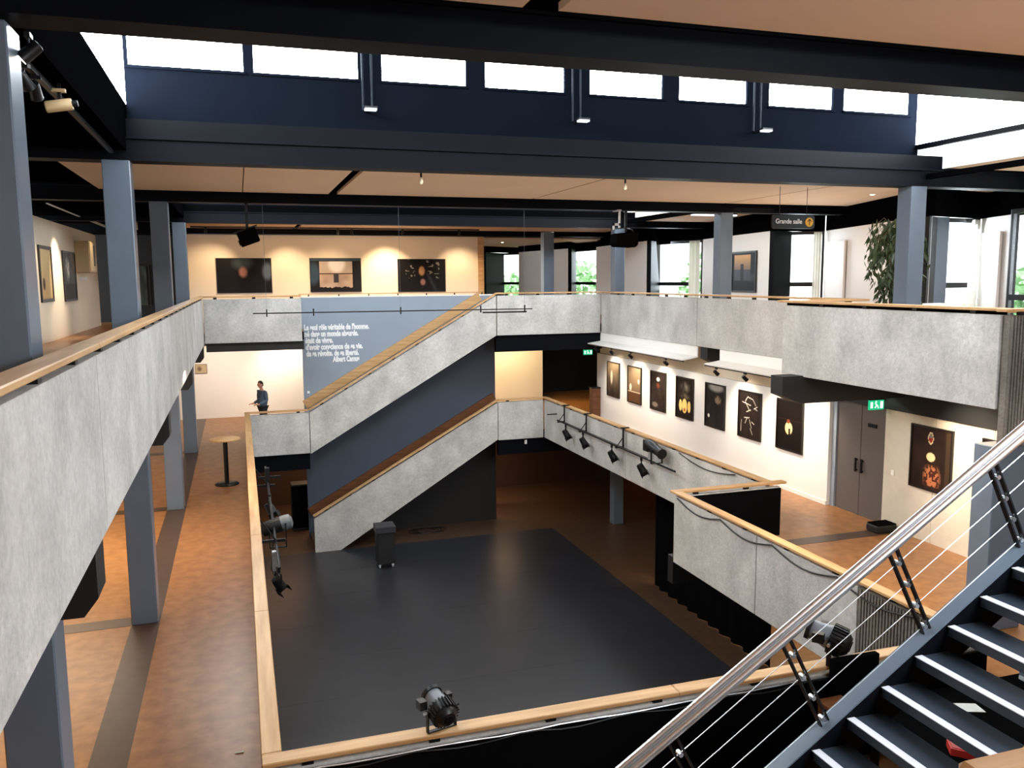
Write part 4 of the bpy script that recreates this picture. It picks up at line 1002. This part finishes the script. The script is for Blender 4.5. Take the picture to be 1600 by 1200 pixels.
T = Matrix.Translation((.50, 16.6, .42)) @ Matrix.Rotation(math.radians(75), 4, 'Y')
MB().lathe([(.06, -.3), (.13, -.27), (.15, -.1), (.15, .1)], 18, T).build('housing', M['blackmetal'], l2, smooth=True)
MB().lathe([(.15, .1), (.155, .14), (.14, .28), (.06, .32)], 18, T).build('cap', mat('pale grey metal', (96, 100, 104), .35), l2, smooth=True)
b = MB(); b.box(.35, .37, 16.4, 16.44, .05, .5); b.box(.66, .68, 16.4, 16.44, .05, .5); b.box(.35, .68, 16.4, 16.44, .03, .05); b.build('yoke', M['blackmetal'], l2)
l3 = copy_tree(pc); place(l3, (.45, 15.0, .1), 2.0, 'small black stage lamp hanging lowest on the left parapet bracket', None)
l4 = copy_tree(pc); place(l4, (.45, 18.7, .5), 1.3, 'small black stage lamp behind the capped lamp on the left bracket', None)
for o in (l3, l4):
    if 'group' in o: del o['group']

# ================================================================== CEILING-HUNG THINGS
pj = thing('loudspeaker', 'black drum shaped loudspeaker hung before the farthest right column', 'loudspeaker', (9.45, 20.0, 5.9))
MB().prism([(9.22, 6.28), (9.18, 6.02), (9.26, 5.95), (9.72, 5.93), (9.80, 6.0), (9.80, 6.27), (9.7, 6.33)], 19.8, 20.25, 'y').build('cabinet', M['drape'], pj, bevel=.02)
b = MB(); b.box(9.16, 9.36, 19.95, 20.0, 6.48, 6.54); b.box(9.16, 9.20, 19.95, 20.0, 6.38, 6.54); b.box(9.32, 9.36, 19.95, 20.0, 6.42, 6.88); b.box(9.30, 9.38, 19.95, 20.3, 6.85, 6.885); b.build('mounting_bracket', M['nosing'], pj)
MB().tube([(9.2, 19.97, 6.4), (9.45, 19.9, 6.42), (9.7, 19.97, 6.38), (9.78, 20, 6.28)], .012, 8).build('cable', M['blackmetal'], pj)
MB().box(9.5, 9.56, 19.97, 20.03, 6.33, 6.88).build('stem', M['blackmetal'], pj)
sp_ = thing('loudspeaker', 'tilted black box loudspeaker hung under the beam before the left photograph', 'loudspeaker', (.27, 20.0, 5.95))
T = Matrix.Translation((.27, 20.0, 6.12)) @ Matrix.Rotation(math.radians(-20), 4, 'Y')
MB().box(-.21, .21, -.2, .2, -.16, .16, T).build('cabinet', M['drape'], sp_, bevel=.015)
MB().box(-.24, -.21, -.03, .03, -.12, .0, T).build('side_knob', M['black'], sp_)
b = MB(); b.box(.22, .28, 19.97, 20.03, 6.25, 6.885); b.box(.2, .3, 19.97, 20.3, 6.85, 6.885); b.box(-.27, .27, -.03, .03, .17, .2, T); b.build('mounting_bracket', M['black'], sp_)
for i, x in enumerate((2.91, 6.55)):
    t = thing('pendant_bulb', ['small clear pendant bulb under the deep navy beam, left one', 'small clear pendant bulb under the deep navy beam, right one'][i], 'lamp', (x, 13.78, 6.68), group='pendant bulbs under the navy beam')
    MB().tube([(x, 13.78, 7.1), (x, 13.78, 6.86)], .008, 6).build('cord', M['blackmetal'], t)
    MB().tube([(x, 13.78, 6.87), (x, 13.78, 6.80)], .018, 8).build('socket', M['blackmetal'], t)
    MB().lathe([(.012, 6.80-6.68), (.03, .09), (.036, .05), (.02, .01)], 12, Matrix.Translation((x, 13.78, 6.68))).build('bulb', M['bulb'] if False else mat('clear bulb %d' % i, (235, 215, 180), .15), t, smooth=True)
hb = thing('suspended_bar', 'long thin black bar suspended by wires across the hall', 'lighting bar', (3.7, 20.2, 4.4))
MB().tube([(.3, 20.2, 4.41), (7.05, 20.2, 4.40)], .014, 8).build('pipe', M['blackmetal'], hb)
MB().tube([(5.75, 20.2, 4.33), (6.9, 20.2, 4.33)], .02, 8).build('short_pipe', M['blackmetal'], hb)
for x in (.6, 1.65, 3.7, 5.7, 6.85):
    MB().box(x-.015, x+.015, 20.18, 20.22, 4.33, 4.5).build('clamp', M['blackmetal'], hb)
for x in (.6, 3.7, 6.85):
    MB().tube([(x, 20.2, 4.5), (x, 20.2, 6.88)], .003, 5).build('suspension_wire', M['steel_blue'], hb)
# spots top left
w0 = copy_tree(sp0)
place(w0, (-1.32, 6.9, 6.88), PI, 'small lit track spotlight at the top left corner', None)
for ch in w0.children: pass
ws = thing('track_spotlight', 'white cylindrical spotlight at the top left below the lantern edge', 'spotlight', (-1.5, 8.6, 6.72))
T = Matrix.Translation((-1.52, 9.1, 6.80)) @ Matrix.Rotation(math.radians(80), 4, 'Y')
MB().lathe([(.045, -.12), (.055, -.11), (.055, .1), (.05, .11)], 16, T).build('can', M['beige'], ws, smooth=True)
MB().lathe([(.03, .11), (.03, .16)], 12, T).build('lamp_tail', M['blackmetal'], ws)
MB().box(-1.58, -1.46, 9.07, 9.13, 6.92, 6.95).build('track_adapter', M['beige'], ws); MB().box(-1.53, -1.50, 9.09, 9.11, 6.83, 7.0).build('stem', M['blackmetal'], ws)
tq = MB().box(-1.62, -1.57, 7.0, 13.2, 6.93, 6.98).build('lighting_track', M['blackmetal']); tag(tq, 'black lighting track at the top left beside the roof lantern', 'lighting track')
for i, (x, y) in enumerate(((-1.6, 7.6), (-1.6, 8.1), (-1.6, 8.5))):
    o = copy_tree(sp0); place(o, (x, y, 6.93), .6+i*.5, ['unlit black track spotlight, first of three on the top left track', 'unlit black track spotlight, middle of three on the top left track', 'unlit black track spotlight, last of three on the top left track'][i], None)
    if 'group' in o: del o['group']
    for c in o.children:
        if c.name.startswith('lens'): c.data = c.data.copy(); c.data.materials[0] = M['black']
if 'group' in w0: del w0['group']

# cabinet on the left wall
cb = thing('wall_cabinet', 'beige metal cabinet on the left wall right of the photographs', 'cabinet', (-4.55, 29.9, 5.4))
MB().box(-4.75, -4.35, 29.2, 30.5, 5.45, 6.42).build('body', M['beige'], cb, bevel=.01)
MB().box(-4.345, -4.33, 29.25, 30.45, 5.5, 6.37).build('door', M['beige'], cb)
MB().box(-4.335, -4.325, 29.9, 30.2, 5.65, 6.3).build('vent', M['blackmetal'], cb)
o = MB().box(-4.75, -4.55, 29.7, 29.9, 5.2, 5.32).build('sensor', M['white'], bevel=.01); tag(o, 'small white sensor box below the beige cabinet', 'sensor')
o = MB().box(-3.2, -3.0, 29.8, 30.1, 6.82, 7.2).build('junction_box', M['beige'], bevel=.01); tag(o, 'beige junction box under the dark left ceiling', 'junction box')

# wooden ledges and table on the top right
t = thing('ledge', 'long wooden ledge standing behind the near right parapet', 'table', (13.2, 12.0, 3.6))
MB().box(10.6, 11.4, 9.6, 14.0, 4.60, 4.645).build('tabletop', M['wood_y'], t, bevel=.006)
for x, y in ((10.7, 9.8), (11.3, 9.8), (10.7, 13.8), (11.3, 13.8)): MB().box(x-.03, x+.03, y-.03, y+.03, 3.6, 4.60).build('leg', M['blackmetal'], t)
o = MB().box(11.0, 11.35, 11.0, 11.5, 4.646, 4.69).build('open_book', M['paper'], bevel=.004); tag(o, 'white brochure stack lying on the long wooden ledge', 'brochures')
t = thing('round_bar_table', 'round wooden bar table on a black pole and disc foot', 'table', (-.49, 22.3, 0))
x, y = -.49, 22.3
MB().lathe([(.36, 1.15), (.37, 1.16), (.37, 1.185), (.36, 1.19)], 32, Matrix.Translation((x, y, 0))).build('tabletop', M['wood_x'], t, smooth=True)
MB().lathe([(.055, .02), (.055, 1.12), (.12, 1.13), (.12, 1.15)], 18, Matrix.Translation((x, y, 0))).build('pole', M['blackmetal'], t, smooth=True)
MB().lathe([(.30, 0), (.30, .015), (.28, .03), (.07, .05)], 32, Matrix.Translation((x, y, 0))).build('foot', M['blackmetal'], t, smooth=True)

# basement things
fc = thing('flight_case', 'tall narrow black case on wheels standing on the stage mat', 'case', (3.93, 25.1, -3.59))
MB().box(3.68, 4.2, 24.85, 25.35, -3.46, -2.48).build('body', M['black'], fc, bevel=.012)
MB().box(3.64, 4.24, 24.8, 25.4, -2.48, -2.28).build('lid', mat('charcoal lid', (46, 46, 50), .5), fc, bevel=.012)
for x in (3.74, 4.14):
    for y in (24.93, 25.28):
        MB().tube([(x-.02, y, -3.53), (x+.02, y, -3.53)], .058, 12).build('caster', M['nosing'] if y < 25 else M['blackmetal'], fc)
        MB().box(x-.035, x+.035, y-.02, y+.02, -3.53, -3.46).build('caster_fork', M['chrome'], fc)
bd = thing('drape', 'black stage drape closing the right side of the stage', 'drape', (11.0, 18, -3.6))
pts = []; n = 60
for i in range(n+1):
    y = 15.4+5.5*i/n; pts.append((10.98+.06*math.sin(i*1.1), y))
poly = pts+[(px+.02, py) for px, py in reversed(pts)]
b = MB()
for i in range(n):
    q_ = [pts[i], pts[i+1], (pts[i+1][0]+.02, pts[i+1][1]), (pts[i][0]+.02, pts[i][1])]; b.prism(q_, -3.58, -.32, 'z')
b.build('cloth', M['drape'], bd)
MB().tube([(10.98, 15.3, -.36), (10.98, 21.0, -.36)], .025, 8).build('drape_rail', M['blackmetal'], bd)
o = thing('cabinet', 'black cabinet in the dark basement left of the stairs', 'cabinet', (1.75, 30, -3.6))
MB().box(1.45, 2.05, 29.8, 30.4, -3.6, -1.95).build('body', M['black'], o, bevel=.01)
MB().box(1.47, 2.03, 29.78, 29.8, -3.5, -2.0).build('door', M['drape'], o)
b = MB(); a_ = []
t = thing('cable_coil', 'loose cable coil on the floor behind the stage mat', 'cable', (6, 28.2, -3.6))
pts = [(5.7+.5*math.cos(i*.55)+i*.012, 28.3+.35*math.sin(i*.55), -3.585) for i in range(40)]
MB().tube(pts, .014, 6).build('cable', M['blackmetal'], t)

o = thing('waste_bin', 'tall brown pedestal bin at the far end of the white display wall', 'bin', (12.33, 28.4, 0))
MB().box(12.17, 12.49, 28.2, 28.5, 0, 1.15).build('body', M['wood_dark'], o, bevel=.01)
MB().box(12.15, 12.49, 28.18, 28.52, 1.15, 1.19).build('lid', M['blackmetal'], o)
o = thing('door_stop', 'low black cushion lying on the floor before the textured wall', 'cushion', (12.25, 13.6, 0))
MB().box(12.0, 12.5, 13.4, 13.75, 0, .16).build('body', M['black'], o, bevel=.03)
MB().box(12.02, 12.48, 13.42, 13.73, .16, .175).build('cover', M['drape'], o)
o = MB().box(12.53, 12.55, 13.62, 13.70, 1.12, 1.22).build('light_switch', M['white']); tag(o, 'small switch on the textured wall beside the grey double door', 'switch')
o = MB().box(9.2, 9.28, 27.19, 27.22, -.52, -.38).build('sensor', M['white']); tag(o, 'tiny white sensor under the right landing', 'sensor')
t = thing('ceiling_lamp', 'bright oval ceiling lamp under the far left top level slab', 'lamp', (.3, 27.0, 3.0))
MB().lathe([(.02, -.06), (.12, -.05), (.17, -.01), (.17, .02)], 20, Matrix.Translation((.35, 28.6, 3.1))).build('diffuser', emit('warm diffuser', (1, .85, .6), 12), t, smooth=True)
MB().lathe([(.18, .02), (.18, .04)], 20, Matrix.Translation((.35, 28.6, 3.1))).build('base', M['white'], t)
tb = thing('linear_lamp', 'white linear lamp between the farthest columns of the right gallery', 'lamp', (13.5, 24, 6.95))
MB().box(12.9, 14.4, 22.5, 22.62, 6.98, 7.02).build('diffuser', emit('cool tube', (.95, .97, 1), 2.2), tb)
MB().box(12.9, 14.4, 22.48, 22.64, 7.02, 7.08).build('housing', M['blackmetal'], tb)
o = MB().box(-.26, -.17, 9.2, 9.23, 0.0045, .012).build('paper_scrap', M['paper']); tag(o, 'tiny white paper scrap on the left gallery floor', 'litter')
# recessed downlights
for i, (x, y, z, l) in enumerate(((15.0, 24, 7.08, 'recessed ceiling downlight left of the direction sign'), (14.6, 17, 7.1, 'recessed ceiling downlight above the plant'), (11.4, 30, 7.08, 'recessed ceiling downlight near the farthest right column'), (13.6, 11.2, 7.2, 'recessed downlight in the pale ceiling at the top right'), (11.5, 37, 6.8, 'recessed downlight in the low ceiling beyond the far wall'))):
    t = thing('downlight', l, 'lamp', (x, y, z-.01), group='recessed downlights')
    MB().lathe([(.05, -.008), (.05, -.002)], 14, Matrix.Translation((x, y, z))).build('lens', M['bulb'], t)
    MB().lathe([(.075, -.005), (.075, 0)], 14, Matrix.Translation((x, y, z))).build('ring', M['white'], t)

# ================================================================== PLANT
pl = thing('weeping_fig', 'tall weeping fig with drooping olive leaves behind the broad right column', 'plant', (13.85, 15.3, 3.6))
px, py = 13.85, 15.3
MB().lathe([(.22, 0), (.28, .42), (.30, .45), (.27, .45)], 20, Matrix.Translation((px, py, 3.6))).build('pot', M['blackmetal'], pl, smooth=True)
b = MB(); rnd = random.Random(5); tips = []
for k in range(3):
    a = k*2.1; p = [(px+.05*math.cos(a), py+.05*math.sin(a), 4.0), (px+.12*math.cos(a+1), py+.12*math.sin(a+1), 4.8), (px+.15*math.cos(a+.3), py+.15*math.sin(a+.3), 5.9)]
    b.tube(p, [.03, .025, .012], 7)
for k in range(52):
    a = rnd.uniform(0, 2*PI); z0 = rnd.uniform(4.7, 6.1); R_ = rnd.uniform(.18, .62)*(1 if z0 > 5.2 else .75)
    p = [Vector((px, py, z0)), Vector((px+R_*.55*math.cos(a), py+R_*.55*math.sin(a), z0+.32)), Vector((px+R_*math.cos(a), py+R_*math.sin(a), z0+.12)), Vector((px+R_*1.12*math.cos(a), py+R_*1.12*math.sin(a), z0-.3))]
    b.tube(p, [.012, .009, .006, .003], 5); tips.append(p)
b.build('branch', M['bark'], pl)
b = MB()
for p in tips:
    for q_ in range(40):
        t_ = rnd.uniform(.25, 2.999); i = int(t_); f = t_-i; c = p[i].lerp(p[i+1], f)+Vector((rnd.gauss(0, .05), rnd.gauss(0, .05), rnd.gauss(0, .05)))
        d = Vector((rnd.gauss(0, .45), rnd.gauss(0, .45), -1)).normalized(); L = rnd.uniform(.14, .26); s = d.cross(Vector((rnd.gauss(0, 1), rnd.gauss(0, 1), .1))).normalized()*L*.15
        b.add([c, c+d*L*.4+s, c+d*L, c+d*L*.4-s], [(0, 1, 2, 3)])
b.build('foliage', M['leaf'], pl)['kind'] = 'stuff'

# ================================================================== PERSON
pe = thing('person', 'man in a slate blue sweater standing at the far landing, looking left', 'person', (.62, 29.6, 0), .45)
def skin(name, pts, edges, rad, m, sub=2, loc=(0, 0, 0)):
    me = bpy.data.meshes.new(name); me.from_pydata(pts, edges, []); me.materials.append(m)
    o = bpy.data.objects.new(name, me); COL.objects.link(o); o.parent = pe; o.location = loc
    mo = o.modifiers.new('skin', 'SKIN'); mo.use_smooth_shade = True
    for v, r in zip(me.skin_vertices[0].data, rad): v.radius = r if isinstance(r, tuple) else (r, r)
    me.skin_vertices[0].data[0].use_root = True
    s = o.modifiers.new('sub', 'SUBSURF'); s.levels = sub; s.render_levels = sub
    return o
# facing -x; left/right along y
pts = [(0, 0, .95), (-.01, 0, 1.15), (-.01, 0, 1.35), (0, 0, 1.46), (-.03, 0, 1.53), (-.05, 0, 1.58),
       (0, -.19, 1.40), (.03, -.24, 1.12), (-.20, -.20, 1.02), (-.27, -.18, 1.02),
       (0, .19, 1.40), (.03, .24, 1.12), (-.20, .20, 1.02), (-.27, .18, 1.02),
       (0, -.1, .9), (.0, -.11, .48), (.02, -.11, .09), (-.14, -.12, .04),
       (0, .1, .9), (.02, .11, .48), (.04, .11, .09), (-.12, .12, .04)]
ed = [(0, 1), (1, 2), (2, 3), (3, 4), (4, 5), (2, 6), (6, 7), (7, 8), (8, 9), (2, 10), (10, 11), (11, 12), (12, 13), (0, 14), (14, 15), (15, 16), (16, 17), (0, 18), (18, 19), (19, 20), (20, 21)]
rd = [.08, .08, .08, .06, .055, .055, .045, .04, .033, .028, .045, .04, .033, .028, .09, .058, .04, .035, .09, .058, .04, .035]
skin('body', pts, ed, rd, M['skin'])
ps = [(0, 0, .84), (-.01, 0, 1.15), (-.01, 0, 1.35), (0, 0, 1.455), (0, -.19, 1.405), (.035, -.245, 1.13), (-.23, -.19, 1.02), (0, .19, 1.405), (.035, .245, 1.13), (-.23, .19, 1.02)]
skin('sweater', ps, [(0, 1), (1, 2), (2, 3), (2, 4), (4, 5), (5, 6), (2, 7), (7, 8), (8, 9)], [(.18, .19), (.17, .18), (.17, .19), .10, .078, .06, .05, .078, .06, .05], M['shirt'])
pt = [(0, 0, .94), (0, -.1, .86), (0, -.11, .48), (.02, -.11, .1), (0, .1, .86), (.02, .11, .48), (.04, .11, .1)]
skin('trousers', pt, [(0, 1), (1, 2), (2, 3), (0, 4), (4, 5), (5, 6)], [.135, .11, .078, .06, .11, .078, .06], M['trouser'])
for s in (-1, 1):
    hp = [(-.25, .19*s, 1.02), (-.32, .18*s, 1.02)]; he = [(0, 1)]; hr = [.028, (.022, .04)]
    for k in range(4):
        y = .18*s+(-.03+.02*k); L = (.07, .085, .08, .06)[k]
        i = len(hp); hp += [(-.345, y, 1.02), (-.345-L*.5, y, 1.01), (-.345-L*.85, y, .985)]; he += [(1, i), (i, i+1), (i+1, i+2)]; hr += [.010, .009, .008]
    i = len(hp); hp += [(-.30, .18*s-.045*s, 1.03), (-.34, .18*s-.06*s, 1.035)]; he += [(0, i), (i, i+1)]; hr += [.012, .01]
    skin('hand', hp, he, hr, M['skin'], 1)
# head with face
hd = bmesh.new(); bmesh.ops.create_uvsphere(hd, u_segments=28, v_segments=20, radius=1)
for v in hd.verts:
    x, y, z = v.co
    jaw = .78+.22*min(1, max(0, (z+1)/.9))
    X = x*.098*(1 if x > 0 else (.95 if z > -.2 else .88)); Y = y*.075*jaw; Z = z*.122
    if x < 0:
        X -= .026*math.exp(-((y/.16)**2)-((z+.08)/.2)**2)      # nose
        X -= .006*math.exp(-((y/.3)**2)-((z+.42)/.07)**2)     # lips
        X -= .010*math.exp(-((y/.3)**2)-((z+.72)/.14)**2)     # chin
        for s in (-1, 1): X += .010*math.exp(-(((y-s*.38)/.18)**2)-((z-.05)/.12)**2)
    if abs(y) > .8 and -.3 < z < .25 and abs(x-.1) < .4: Y += math.copysign(.012, y)
    v.co = (X-.06, Y, Z+1.665)
me = bpy.data.meshes.new('head'); hd.to_mesh(me); hd.free()
for p in me.polygons: p.use_smooth = True
me.materials.append(M['skin']); o = bpy.data.objects.new('head', me); COL.objects.link(o); o.parent = pe
b = LB()
for s in (-1, 1): b.lathe([(.002, -.009), (.01, -.004), (.01, .004), (.002, .009)], 8, Matrix.Translation((-.145, s*.029, 1.672)))
b.build('eyes', M['black'], pe)
hr_ = bmesh.new(); bmesh.ops.create_uvsphere(hr_, u_segments=28, v_segments=20, radius=1)
for v in hr_.verts:
    x, y, z = v.co; v.co = (x*.106-.055, y*.084, z*.128+1.672)
bmesh.ops.delete(hr_, geom=[v for v in hr_.verts if (v.co.z < 1.60) or (v.co.x < -.10 and v.co.z < 1.735) or (v.co.x < -.05 and v.co.z < 1.69)], context='VERTS')
me = bpy.data.meshes.new('hair'); hr_.to_mesh(me); hr_.free()
for p in me.polygons: p.use_smooth = True
me.materials.append(M['hair']); o = bpy.data.objects.new('hair', me); COL.objects.link(o); o.parent = pe
md = o.modifiers.new('thick', 'SOLIDIFY'); md.thickness = .01
bpy.context.view_layer.update()
